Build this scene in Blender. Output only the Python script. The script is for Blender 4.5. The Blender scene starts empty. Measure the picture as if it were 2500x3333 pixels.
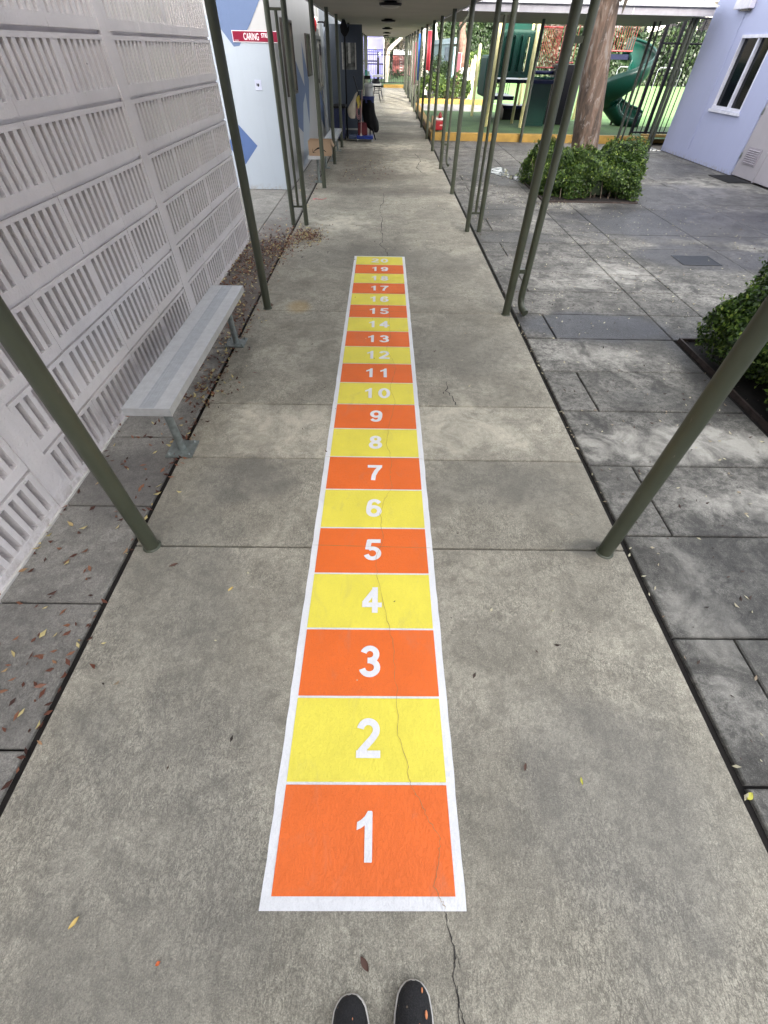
import bpy, math, random
import numpy as np
from mathutils import Vector, Matrix
C = bpy.context.scene.collection
SC = bpy.context.scene
rad = math.radians
random.seed(7); RNG = np.random.default_rng(7)

# ---------------------------------------------------------------- camera, world, sun, exposure
cam = bpy.data.cameras.new('camera'); camo = bpy.data.objects.new('camera', cam); C.objects.link(camo)
cam.sensor_fit = 'VERTICAL'; cam.sensor_height = 24.0
cam.lens = 24.0 * 1342.93 / 3333.0
cam.clip_start = .02; cam.clip_end = 600
_p, _yw, _r = .8433, .0157, .0229
f_ = Vector((math.sin(_yw)*math.cos(_p), math.cos(_yw)*math.cos(_p), -math.sin(_p)))
rt = Vector((math.cos(_yw), -math.sin(_yw), 0)); up_ = rt.cross(f_)
rr = math.cos(_r)*rt + math.sin(_r)*up_; uu = -math.sin(_r)*rt + math.cos(_r)*up_
M = Matrix((rr, uu, -f_)).transposed().to_4x4(); M.translation = Vector((.0379, .041, 1.8068))
camo.matrix_world = M
SC.camera = camo

SUN_DIR = Vector((-.25, .97, 0)).normalized()      # horizontal travel direction of the light
EL = rad(22)
w = bpy.data.worlds.new('World'); SC.world = w; w.use_nodes = True
nt = w.node_tree; bg = nt.nodes['Background']
sky = nt.nodes.new('ShaderNodeTexSky'); sky.sky_type = 'NISHITA'; sky.sun_disc = False
sky.sun_elevation = EL
sky.sun_rotation = math.atan2(-SUN_DIR.x, -SUN_DIR.y)
sky.dust_density = 4.0; sky.ozone_density = 1.0; sky.air_density = 1.0
hs = nt.nodes.new('ShaderNodeHueSaturation'); hs.inputs['Saturation'].default_value = .30   # thin bright cloud
tint = nt.nodes.new('ShaderNodeMix'); tint.data_type = 'RGBA'; tint.blend_type = 'MULTIPLY'; tint.inputs[0].default_value = 1; tint.inputs[7].default_value = (1.0, .975, .95, 1)
nt.links.new(sky.outputs[0], hs.inputs['Color']); nt.links.new(hs.outputs[0], tint.inputs[6]); nt.links.new(tint.outputs[2], bg.inputs[0]); bg.inputs[1].default_value = .15
sd = bpy.data.lights.new('sun', 'SUN'); sd.energy = 1.25; sd.angle = rad(.6); sd.color = (1, .94, .84)
so = bpy.data.objects.new('sun', sd); C.objects.link(so)
ldir = Vector((SUN_DIR.x*math.cos(EL), SUN_DIR.y*math.cos(EL), -math.sin(EL)))
so.rotation_euler = ldir.to_track_quat('-Z', 'Y').to_euler(); so.location = (20, -20, 30)
SC.view_settings.view_transform = 'Standard'; SC.view_settings.look = 'None'
SC.view_settings.gamma = 1; SC.view_settings.exposure = 2.9
try:
    SC.cycles.max_bounces = 8; SC.cycles.diffuse_bounces = 5; SC.cycles.use_denoising = True
except Exception: pass

# ---------------------------------------------------------------- helpers
def tag(o, label=None, cat=None, group=None, kind=None):
    if label: o['label'] = label
    if cat: o['category'] = cat
    if group: o['group'] = group
    if kind: o['kind'] = kind
    return o
def thing(name, label, cat, loc=(0, 0, 0), group=None):
    o = bpy.data.objects.new(name, None); C.objects.link(o); o.location = loc
    o.empty_display_size = .1
    return tag(o, label, cat, group)
def adopt(child, parent):
    child.parent = parent
    m = Matrix.Translation(parent.location)
    p = parent.parent
    while p is not None:
        m = Matrix.Translation(p.location) @ m; p = p.parent
    child.matrix_parent_inverse = m.inverted() if not parent.parent else Matrix.Identity(4)
    return child

class MB:
    """collects polygons in world coordinates"""
    def __init__(s): s.v = []; s.f = []; s.m = []; s.sm = []
    def add(s, vs, fs, m=0, smooth=False):
        b = len(s.v); s.v += [tuple(x) for x in vs]
        for q in fs: s.f.append(tuple(b+i for i in q)); s.m.append(m); s.sm.append(smooth)
        return s
    def box(s, x0, x1, y0, y1, z0, z1, m=0):
        v = [(x, y, z) for z in (z0, z1) for y in (y0, y1) for x in (x0, x1)]
        return s.add(v, [(0, 2, 3, 1), (4, 5, 7, 6), (0, 1, 5, 4), (2, 6, 7, 3), (0, 4, 6, 2), (1, 3, 7, 5)], m)
    def obox(s, c, size, rz=0, m=0, rx=0, ry=0):
        R = Matrix.Rotation(rz, 3, 'Z') @ Matrix.Rotation(ry, 3, 'Y') @ Matrix.Rotation(rx, 3, 'X')
        hx, hy, hz = [a/2 for a in size]; c = Vector(c)
        v = [c + R @ Vector((x, y, z)) for z in (-hz, hz) for y in (-hy, hy) for x in (-hx, hx)]
        return s.add(v, [(0, 2, 3, 1), (4, 5, 7, 6), (0, 1, 5, 4), (2, 6, 7, 3), (0, 4, 6, 2), (1, 3, 7, 5)], m)
    def quad(s, a, b, c, d, m=0): return s.add([a, b, c, d], [(0, 1, 2, 3)], m)
    def tube(s, pts, r, n=12, m=0, caps=True, sx=1.0):
        pts = [Vector(p) for p in pts]; N = len(pts)
        rs = r if isinstance(r, (list, tuple)) else [r]*N
        vs = []; prev = None
        for i, p in enumerate(pts):
            t = (pts[min(i+1, N-1)] - pts[max(i-1, 0)]).normalized()
            if prev is None:
                a = Vector((0, 0, 1)) if abs(t.z) < .9 else Vector((1, 0, 0))
                prev = t.cross(a).normalized()
            prev = (prev - t*prev.dot(t)).normalized(); b = t.cross(prev)
            for k in range(n):
                an = 2*math.pi*k/n
                vs.append(p + prev*math.cos(an)*rs[i]*sx + b*math.sin(an)*rs[i])
        fs = [(i*n+k, i*n+(k+1) % n, (i+1)*n+(k+1) % n, (i+1)*n+k) for i in range(N-1) for k in range(n)]
        s.add(vs, fs, m, True)
        if caps:
            s.add(vs[:n], [tuple(range(n))[::-1]], m); s.add(vs[-n:], [tuple(range(n))], m)
        return s
    def prism(s, poly, z0, z1, m=0):
        n = len(poly); v = [(x, y, z0) for x, y in poly] + [(x, y, z1) for x, y in poly]
        return s.add(v, [tuple(range(n))[::-1], tuple(range(n, 2*n))] + [(i, (i+1) % n, n+(i+1) % n, n+i) for i in range(n)], m)
    def plate(s, poly, axis, a0, a1, m=0):
        """polygon in the plane normal to axis 'X' (pts are y,z) or 'Y' (pts are x,z), between a0 and a1"""
        n = len(poly)
        if axis == 'X': v = [(a0, p, q) for p, q in poly] + [(a1, p, q) for p, q in poly]
        else: v = [(p, a0, q) for p, q in poly] + [(p, a1, q) for p, q in poly]
        return s.add(v, [tuple(range(n))[::-1], tuple(range(n, 2*n))] + [(i, (i+1) % n, n+(i+1) % n, n+i) for i in range(n)], m)
    def lathe(s, c, prof, n=20, m=0, sx=1, sy=1):
        vs = []; c = Vector(c)
        for r, z in prof:
            for k in range(n):
                a = 2*math.pi*k/n; vs.append(c + Vector((r*sx*math.cos(a), r*sy*math.sin(a), z)))
        N = len(prof)
        s.add(vs, [(i*n+k, i*n+(k+1) % n, (i+1)*n+(k+1) % n, (i+1)*n+k) for i in range(N-1) for k in range(n)], m, True)
        s.add(vs[:n], [tuple(range(n))[::-1]], m, True); s.add(vs[-n:], [tuple(range(n))], m, True)
        return s
    def build(s, name, mats, parent=None, bevel=0, origin=None):
        if not isinstance(mats, (list, tuple)): mats = [mats]
        me = bpy.data.meshes.new(name)
        o = bpy.data.objects.new(name, me)
        off = Vector((0, 0, 0))
        if parent is not None:
            p = parent
            while p is not None: off += p.location; p = p.parent
        loc = Vector((0, 0, 0))
        if origin is not None: loc = Vector(origin)
        sh = off + loc if parent is None else off
        vs = [(a-sh.x, b-sh.y, c-sh.z) for a, b, c in s.v] if (sh.length > 0) else s.v
        me.from_pydata(vs, [], s.f)
        for mt in mats: me.materials.append(mt)
        if len(mats) > 1: me.polygons.foreach_set('material_index', s.m)
        me.polygons.foreach_set('use_smooth', s.sm)
        me.validate(); me.update()
        C.objects.link(o)
        if parent is not None: o.parent = parent
        else: o.location = loc
        if bevel:
            b = o.modifiers.new('bevel', 'BEVEL'); b.width = bevel; b.segments = 2; b.limit_method = 'ANGLE'; b.angle_limit = rad(35)
        return o
def dup(o, loc, label=None):
    r = o.copy(); C.objects.link(r); r.location = loc
    if label: r['label'] = label
    for ch in list(o.children):
        c = ch.copy(); C.objects.link(c); c.parent = r
        for g in ch.children:
            d = g.copy(); C.objects.link(d); d.parent = c
    return r

# ---------------------------------------------------------------- materials
class NB:
    def __init__(s, name):
        s.mat = bpy.data.materials.new(name); s.mat.use_nodes = True
        s.t = s.mat.node_tree; s.b = s.t.nodes['Principled BSDF']
        s.geo = None
    def n(s, typ, **kw):
        x = s.t.nodes.new(typ)
        for k, v in kw.items(): setattr(x, k, v)
        return x
    def L(s, a, b): s.t.links.new(a, b)
    def co(s, scale=(1, 1, 1), rot=(0, 0, 0)):
        tc = s.n('ShaderNodeTexCoord'); mp = s.n('ShaderNodeMapping')
        mp.inputs['Scale'].default_value = scale; mp.inputs['Rotation'].default_value = rot
        s.L(tc.outputs['Object'], mp.inputs[0]); return mp.outputs[0]
    def noise(s, co, scale, det=4, rough=.5, dist=0):
        x = s.n('ShaderNodeTexNoise'); s.L(co, x.inputs['Vector'])
        x.inputs['Scale'].default_value = scale; x.inputs['Detail'].default_value = det
        x.inputs['Roughness'].default_value = rough; x.inputs['Distortion'].default_value = dist
        return x.outputs['Fac']
    def vor(s, co, scale, feat='F1'):
        x = s.n('ShaderNodeTexVoronoi', feature=feat); s.L(co, x.inputs['Vector']); x.inputs['Scale'].default_value = scale
        return x.outputs['Distance']
    def ramp(s, fac, stops):
        r = s.n('ShaderNodeValToRGB'); s.L(fac, r.inputs[0]); e = r.color_ramp.elements
        while len(e) < len(stops): e.new(.5)
        for el, (p, c) in zip(e, stops):
            el.position = p; el.color = (c, c, c, 1) if isinstance(c, (int, float)) else (*c, 1)
        return r.outputs[0]
    def mix(s, f, a, b, mode='MIX'):
        x = s.n('ShaderNodeMix', data_type='RGBA', blend_type=mode)
        for sock, v in ((x.inputs[0], f), (x.inputs[6], a), (x.inputs[7], b)):
            if isinstance(v, (int, float)): sock.default_value = v if sock == x.inputs[0] else (v, v, v, 1)
            elif isinstance(v, (tuple, list)): sock.default_value = (*v[:3], 1)
            else: s.L(v, sock)
        return x.outputs[2]
    def math(s, op, a, b=None, clamp=False):
        x = s.n('ShaderNodeMath', operation=op, use_clamp=clamp)
        for i, v in enumerate((a, b)):
            if v is None: continue
            if isinstance(v, (int, float)): x.inputs[i].default_value = v
            else: s.L(v, x.inputs[i])
        return x.outputs[0]
    def bump(s, h, strength=.3, dist=.01, prev=None):
        x = s.n('ShaderNodeBump'); x.inputs['Strength'].default_value = strength; x.inputs['Distance'].default_value = dist
        s.L(h, x.inputs['Height'])
        if prev is not None: s.L(prev, x.inputs['Normal'])
        s.L(x.outputs[0], s.b.inputs['Normal']); return x.outputs[0]
    def col(s, c):
        if isinstance(c, tuple): s.b.inputs['Base Color'].default_value = (*c, 1)
        else: s.L(c, s.b.inputs['Base Color'])
        return s
    def rough(s, r):
        if isinstance(r, (int, float)): s.b.inputs['Roughness'].default_value = r
        else: s.L(r, s.b.inputs['Roughness'])
        return s
def simple(name, c, rough=.6, var=.12, scale=8, bump=0, bscale=60, metal=0, coat=0):
    k = NB(name); co = k.co(); n = k.noise(co, scale, 5)
    a = tuple(x*(1-var) for x in c); b = tuple(min(1, x*(1+var)) for x in c)
    k.col(k.ramp(n, [(.3, a), (.7, b)])).rough(rough); k.b.inputs['Metallic'].default_value = metal
    if coat: k.b.inputs['Coat Weight'].default_value = coat
    if bump: k.bump(k.noise(co, bscale, 4), bump, .004)
    return k.mat

def blob(k, co, cx, cy, rx, ry, edge=.5, wob=.35, wscale=2.2):
    """soft-edged irregular patch mask at (cx,cy)"""
    mp = k.n('ShaderNodeMapping'); k.L(co, mp.inputs[0])
    mp.inputs['Location'].default_value = (-cx/rx, -cy/ry, 0); mp.inputs['Scale'].default_value = (1/rx, 1/ry, 0)
    ln = k.n('ShaderNodeVectorMath', operation='LENGTH'); k.L(mp.outputs[0], ln.inputs[0])
    nz = k.noise(co, wscale, 6, .6)
    d = k.math('ADD', ln.outputs['Value'], k.math('MULTIPLY', k.math('SUBTRACT', nz, .5), wob*4))
    mr = k.n('ShaderNodeMapRange'); k.L(d, mr.inputs[0]); mr.interpolation_type = 'SMOOTHSTEP'
    mr.inputs[1].default_value = 1+edge*.5; mr.inputs[2].default_value = 1-edge*.5
    mr.inputs[3].default_value = 0; mr.inputs[4].default_value = 1
    return mr.outputs[0]

def concrete(name, dark, light, wet=(), stain_shade=(), rough=.85, warm=.0, blotch=.5, worm=.35, pale=()):
    k = NB(name); co = k.co()
    big = k.noise(co, .9, 6, .6, .6); mid = k.noise(co, 4.5, 6, .65, .8); fine = k.noise(co, 85, 8, .75)
    c = k.mix(k.ramp(big, [(.32, 0), (.68, 1)]), dark, light)
    c = k.mix(k.math('MULTIPLY', k.ramp(mid, [(.36, 1), (.56, 0)]), blotch), c, tuple(x*.55 for x in dark))
    # trowel swirls: direction-varied stretched ridges
    sw = k.n('ShaderNodeMapping'); k.L(co, sw.inputs[0]); sw.inputs['Scale'].default_value = (1, .45, 1)
    wn = k.n('ShaderNodeTexNoise'); k.L(sw.outputs[0], wn.inputs['Vector']); wn.inputs['Scale'].default_value = 70
    wn.inputs['Detail'].default_value = 3; wn.inputs['Distortion'].default_value = 1.4
    ridge = k.math('ABSOLUTE', k.math('SUBTRACT', wn.outputs['Fac'], .5))
    rd = k.ramp(ridge, [(.0, 1), (.07, 0)])
    patch = k.ramp(k.noise(co, 2.1, 4, .5, 1.0), [(.38, .15), (.62, 1)])
    c = k.mix(k.math('MULTIPLY', k.math('MULTIPLY', rd, patch), worm), c, tuple(x*.35 for x in dark))
    c = k.mix(k.math('MULTIPLY', k.ramp(fine, [(.3, 1), (.6, 0)]), .55), c, tuple(x*.5 for x in dark))
    c = k.mix(k.math('MULTIPLY', k.ramp(fine, [(.58, 0), (.8, 1)]), .3), c, tuple(min(1, x*1.5) for x in light))
    gr = k.noise(co, 260, 3, .8); med = k.noise(co, 24, 5, .7, .5)
    c = k.mix(k.math('MULTIPLY', k.ramp(gr, [(.38, 1), (.5, 0)]), .50), c, tuple(x*.40 for x in dark))
    c = k.mix(k.math('MULTIPLY', k.ramp(gr, [(.54, 0), (.68, 1)]), .30), c, tuple(min(1, x*1.45) for x in light))
    c = k.mix(k.math('MULTIPLY', k.ramp(med, [(.38, 1), (.52, 0)]), blotch*.75), c, tuple(x*.48 for x in dark))
    m2 = k.noise(k.co((1, 1.6, 1)), 11, 6, .75, .6)
    c = k.mix(k.math('MULTIPLY', k.ramp(m2, [(.36, 1), (.50, 0)]), blotch*.55), c, tuple(x*.5 for x in dark))
    bl = k.noise(co, 1.7, 3, .5, .4)
    c = k.mix(k.math('MULTIPLY', k.ramp(bl, [(.30, 1), (.45, 0)]), blotch*.45), c, tuple(x*.6 for x in dark))
    sp = k.ramp(k.vor(co, 13), [(.035, 1), (.06, 0)])
    spm = k.ramp(k.noise(co, 3.3, 2), [(.55, 0), (.65, 1)])
    c = k.mix(k.math('MULTIPLY', k.math('MULTIPLY', sp, spm), .7), c, (.035, .032, .03))
    at = k.n('ShaderNodeAttribute'); at.attribute_name = 'tone'
    c = k.mix(1.0, c, at.outputs['Color'], 'MULTIPLY')
    for (x, y, rx, ry, s_) in pale:
        c = k.mix(k.math('MULTIPLY', k.math('MULTIPLY', blob(k, co, x, y, rx, ry, .7, .7, 5), s_), k.ramp(mid, [(.35, .2), (.6, 1)])), c, tuple(min(1, a*1.4) for a in light))
    for (x, y, rx, ry, s_, cc) in stain_shade:
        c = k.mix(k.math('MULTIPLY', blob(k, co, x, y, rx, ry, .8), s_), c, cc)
    r = None
    for (x, y, rx, ry, s_, cc) in wet:
        b = k.math('MULTIPLY', blob(k, co, x, y, rx, ry, .5, .3, 1.6), s_)
        c = k.mix(b, c, cc, 'MULTIPLY'); r = b if r is None else k.math('MAXIMUM', r, b)
    k.col(c)
    if r is None: k.rough(rough)
    else:
        mr = k.n('ShaderNodeMapRange'); k.L(r, mr.inputs[0]); mr.inputs[3].default_value = rough; mr.inputs[4].default_value = .38
        k.L(mr.outputs[0], k.b.inputs['Roughness'])
    h = k.math('ADD', k.math('MULTIPLY', rd, -.5), fine)
    k.bump(h, .6, .006)
    return k

walk_k = concrete('walk_concrete', (.315, .293, .236), (.64, .600, .485), blotch=.52, worm=.8,
    stain_shade=[(-.82, 4.5, .12, .16, .45, (.42, .27, .07)), (-.55, 13.6, .6, 1.6, .45, (.10, .08, .06)), (.2, 17.2, 1.5, .9, .6, (.10, .095, .08)), (.7, 20.6, .9, .6, .5, (.11, .105, .09)), (.2, 22.6, 1.1, .35, .4, (.12, .115, .10)), (-.3, 11.2, .8, .8, .45, (.13, .11, .09)), (.1, 6.0, 1.2, .5, .3, (.14, .135, .12)), (.8, 3.6, .6, .5, .3, (.14, .135, .12)), (-.8, 1.9, .3, .2, .4, (.10, .10, .095)), (.75, 1.9, .4, .2, .3, (.12, .12, .11)),  # stains, plus far dark bands of roof shade painted into the concrete
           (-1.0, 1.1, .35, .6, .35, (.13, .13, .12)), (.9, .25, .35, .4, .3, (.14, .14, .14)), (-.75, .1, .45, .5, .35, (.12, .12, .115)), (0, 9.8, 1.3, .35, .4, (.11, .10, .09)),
           (1.2, 1.40, .12, .05, .6, (.08, .08, .075)), (1.15, 24.4, .4, .5, .6, (.1, .1, .1))],  # first patch: soft shadow of the near right post, painted in
    pale=[(.55, 2.45, .5, .28, .35), (-.6, 2.45, .4, .25, .3), (-.6, 7.6, .4, .5, .35), (.7, 12.5, .6, .9, .3), (0, 15.2, .9, .5, .5)])
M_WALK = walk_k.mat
M_COURT = concrete('court_concrete', (.12, .116, .104), (.42, .405, .36), blotch=.95, worm=.5,
    wet=[(2.1, 4.15, .72, .34, .95, (.26, .27, .34)), (5.2, 7.9, 2.2, 1.0, .9, (.28, .28, .33)), (2.7, 11.6, .9, 1.1, .7, (.38, .38, .40)), (4.4, 6.3, .95, .55, .85, (.30, .30, .34)),
         (3.0, 3.3, .35, .7, .75, (.35, .35, .38)), (6.3, 9.4, 1.9, 1.6, .8, (.36, .36, .42)), (6.2, 13.2, 1.6, 1.6, .6, (.45, .45, .5)), (3.9, 8.3, 1.2, .7, .6, (.42, .41, .42)), (2.0, 7.0, .6, .3, .6, (.45, .44, .42)), (2.2, 8.6, .7, .35, .5, (.5, .48, .46)), (2.2, 13.4, .8, .5, .6, (.4, .38, .37)), (5.4, 15.8, 3.2, .9, .6, (.45, .45, .5)), (2.1, 1.2, .5, .5, .45, (.5, .5, .5)), (2.3, 2.9, .5, .15, .45, (.5, .5, .48))],
    pale=[(2.2, 2.3, .8, .18, .6), (2.6, 1.75, .7, .12, .45), (2.0, 3.55, .4, .14, .35), (3.0, 5.7, .4, .3, .45), (2.2, 5.3, .5, .2, .3), (6.6, 8.4, 1.4, .5, .4), (6.8, 10.6, 1.0, .9, .3), (1.62, 1.0, .14, .35, .3), (2.6, 8.4, .3, .4, .3)]).mat
M_SIDE = concrete('side_concrete', (.25, .24, .215), (.45, .43, .385), blotch=.55, worm=.6,
    stain_shade=[(-1.5, 1.9, .3, .3, .5, (.07, .065, .065)), (-1.55, 5.5, .4, 2.0, .5, (.09, .06, .045)), (-1.5, .7, .35, .5, .3, (.09, .085, .08))]).mat

def paint(name, c):
    k = NB(name); co = k.co()
    fine = k.noise(co, 85, 8, .75)
    sw = k.n('ShaderNodeMapping'); k.L(co, sw.inputs[0]); sw.inputs['Scale'].default_value = (1, .45, 1)
    wn = k.noise(sw.outputs[0], 95, 3, .5, 1.0)
    rd = k.ramp(k.math('ABSOLUTE', k.math('SUBTRACT', wn, .5)), [(0, 1), (.05, 0)])
    big = k.noise(co, 5, 4)
    cc = k.mix(k.ramp(big, [(.35, 0), (.65, 1)]), tuple(x*.93 for x in c), c)
    cc = k.mix(k.math('MULTIPLY', rd, .10), cc, tuple(x*.55 for x in c))
    pin = k.math('MULTIPLY', k.ramp(k.vor(co, 38), [(.03, 1), (.055, 0)]), k.ramp(k.noise(co, 6, 2), [(.60, 0), (.66, 1)]))
    cc = k.mix(k.math('MULTIPLY', pin, .55), cc, (.12, .11, .10))
    gr = k.noise(co, 260, 3, .8)
    cc = k.mix(k.math('MULTIPLY', k.ramp(gr, [(.36, 1), (.48, 0)]), .16), cc, tuple(x*.45 for x in c))
    cc = k.mix(k.math('MULTIPLY', k.ramp(k.noise(k.co((1, .5, 1)), 7, 6, .7, 1.0), [(.56, 0), (.72, 1)]), .16), cc, (.28, .25, .21))
    k.col(cc).rough(.55)
    k.bump(k.math('ADD', k.math('MULTIPLY', rd, .6), fine), .5, .004)
    return k.mat
M_PWHITE = paint('white_paint', (.84, .85, .87)); M_PORANGE = paint('orange_paint', (.87, .162, .018)); M_PYELLOW = paint('yellow_paint', (.88, .77, .085))
M_NUM = paint('numeral_paint', (.86, .86, .88))
M_SOIL = simple('soil', (.009, .007, .006), .95, .4, 12, .8, 40)
M_GROUND = simple('bare_ground', (.10, .085, .065), .95, .3, 3, .6, 30)
M_CRACK = simple('crack_dirt', (.045, .042, .038), 1)
M_PCRACK = simple('crack_dirt_in_paint', (.34, .22, .10), 1)

def wallpaint(name, c, dirt=.25, bs=55, bstr=.35, zdirt=True, chips=False):
    k = NB(name); co = k.co(); n = k.noise(co, 2.2, 6, .6); f = k.noise(co, bs, 6, .6)
    cc = k.mix(k.math('MULTIPLY', k.ramp(n, [(.3, 1), (.6, 0)]), dirt), c, tuple(x*.82 for x in c))
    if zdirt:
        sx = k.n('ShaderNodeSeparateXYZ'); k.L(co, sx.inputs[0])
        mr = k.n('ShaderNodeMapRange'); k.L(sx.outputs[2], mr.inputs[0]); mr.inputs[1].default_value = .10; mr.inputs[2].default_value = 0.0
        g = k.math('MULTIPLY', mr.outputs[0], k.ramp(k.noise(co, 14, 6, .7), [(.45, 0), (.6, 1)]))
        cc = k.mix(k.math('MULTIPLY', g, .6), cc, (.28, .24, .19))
    st = k.noise(k.co((6, 6, .5)), 1.6, 5, .6)
    cc = k.mix(k.math('MULTIPLY', k.ramp(st, [(.52, 0), (.75, 1)]), dirt*.6), cc, tuple(x*.72 for x in c))
    if chips:
        ch = k.math('MULTIPLY', k.ramp(k.vor(k.co((1, 1, 1)), 9), [(.028, 1), (.05, 0)]), k.ramp(k.noise(co, 2.6, 2), [(.52, 0), (.56, 1)]))
        cc = k.mix(ch, cc, (.05, .045, .045))
        pl = k.math('MULTIPLY', k.ramp(k.noise(co, 16, 6, .7), [(.63, 0), (.66, 1)]), k.ramp(k.noise(co, 1.3, 2), [(.55, 0), (.62, 1)]))
        cc = k.mix(pl, cc, (.50, .50, .44))
    k.col(cc).rough(.7); k.bump(f, bstr, .006)
    return k.mat
M_BLOCK = wallpaint('block_paint', (.74, .708, .704), .5, 70, 1.0, chips=True)
M_WWALL = wallpaint('white_wall_paint', (.42, .425, .43), .2)
M_LBLUE = wallpaint('pale_blue_paint', (.37, .42, .48), .2)
M_MBLUE = wallpaint('mid_blue_paint', (.105, .155, .28), .2)
M_DBLUE = wallpaint('strong_blue_paint', (.07, .125, .29), .2)
M_LAV = wallpaint('lavender_white_paint', (.43, .46, .66), .15)
M_LAV2 = wallpaint('lavender_building_paint', (.16, .16, .42), .15)
M_POST = simple('olive_post_paint', (.060, .068, .045), .45, .12, 5, .15, 90)
_k = NB('olive_post_worn'); _c = _k.co(); _b = _k.ramp(_k.noise(_c, 5, 5), [(.3, (.046, .053, .034)), (.7, (.062, .070, .046))])
_b = _k.mix(_k.math('MULTIPLY', _k.ramp(_k.noise(_k.co((1, 1, .35)), 38, 6, .7), [(.66, 0), (.70, 1)]), .8), _b, (.13, .11, .09))
_k.col(_b).rough(.42); _k.bump(_k.noise(_c, 60, 5), .25, .003); M_POST = _k.mat
M_POST2 = simple('dark_post_paint', (.032, .038, .030), .5, .15, 5)
M_CEIL = simple('ceiling_paint', (.36, .34, .295), .8, .06, 1.2, .1, 40)
M_FASC = simple('fascia_paint', (.55, .54, .56), .6, .1, 2)
M_ROOFTOP = simple('roof_metal_white', (.50, .51, .54), .5, .05, 3)
M_ALU = simple('brushed_aluminium', (.66, .68, .69), .34, .08, 25, .06, 200, metal=.6)
M_ALU2 = simple('scuffed_aluminium_band', (.54, .57, .595), .40, .1, 25, .06, 200, metal=.6)
M_GALV = simple('galvanised_steel', (.23, .26, .25), .5, .25, 30, .1, 90, metal=.5)
M_BLACK = simple('black_plastic', (.006, .006, .007), .5, .2)
M_BLACKM = simple('black_steel', (.010, .010, .013), .45, .2)
M_GLASS = simple('dark_window_glass', (.005, .006, .009), .10, .3, 1)
M_GLASS.node_tree.nodes['Principled BSDF'].inputs['Specular IOR Level'].default_value = .25
M_DOOR = simple('taupe_door_paint', (.42, .39, .42), .5, .05, 3)
M_YCURB = simple('yellow_curb_paint', (.27, .165, .030), .7, .18, 5, .3, 40)
M_RUST = simple('rusty_edging', (.045, .032, .027), .8, .4, 20, .3, 40)

for _m in (M_BLACK, M_BLACKM): _m.node_tree.nodes['Principled BSDF'].inputs['Specular IOR Level'].default_value = .2
def turf(name, a, b):
    k = NB(name); co = k.co()
    c = k.mix(k.ramp(k.noise(co, 1.5, 5), [(.35, 0), (.65, 1)]), a, b)
    c = k.mix(k.math('MULTIPLY', k.ramp(k.noise(co, 90, 4), [(.4, 1), (.6, 0)]), .5), c, tuple(x*.5 for x in a))
    k.col(c).rough(.9); k.bump(k.noise(co, 120, 3), .6, .01); return k.mat
M_TURF = turf('artificial_turf', (.038, .088, .026), (.07, .135, .042))
M_COURTG = turf('pale_green_court', (.15, .29, .09), (.20, .36, .12))
M_GRASS = turf('lawn_grass', (.06, .12, .04), (.10, .18, .05))

def leafmat(name, stops):
    k = NB(name)
    at = k.n('ShaderNodeAttribute'); at.attribute_name = 'tint'
    k.col(k.ramp(at.outputs['Fac'], stops)).rough(.5)
    tr = k.n('ShaderNodeBsdfTranslucent'); ms = k.n('ShaderNodeMixShader'); ms.inputs[0].default_value = .25
    k.L(k.b.inputs['Base Color'].links[0].from_socket, tr.inputs[0])
    out = [x for x in k.t.nodes if x.type == 'OUTPUT_MATERIAL'][0]
    k.L(k.b.outputs[0], ms.inputs[1]); k.L(tr.outputs[0], ms.inputs[2]); k.L(ms.outputs[0], out.inputs[0])
    return k.mat
M_HEDGE = leafmat('boxwood_leaf', [(0, (.012, .03, .006)), (.45, (.04, .085, .012)), (.8, (.10, .17, .022)), (1, (.24, .31, .06))])
M_HEDGEY = leafmat('bright_hedge_leaf', [(0, (.02, .045, .008)), (.6, (.055, .10, .015)), (1, (.15, .21, .035))])
M_TREEL = leafmat('tree_leaf', [(0, (.008, .022, .007)), (.6, (.022, .045, .012)), (1, (.055, .085, .025))])
M_DRYL = leafmat('olive_tree_leaf', [(0, (.03, .03, .02)), (.6, (.085, .075, .05)), (1, (.20, .17, .11))])
M_LITTER = leafmat('dry_leaf', [(0, (.035, .012, .008)), (.45, (.15, .052, .030)), (.76, (.34, .16, .09)), (.82, (.52, .42, .18)), (1, (.70, .60, .28))])
M_PALEL = leafmat('pale_leaf', [(0, (.30, .22, .14)), (.5, (.45, .40, .28)), (1, (.70, .66, .45))])

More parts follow.
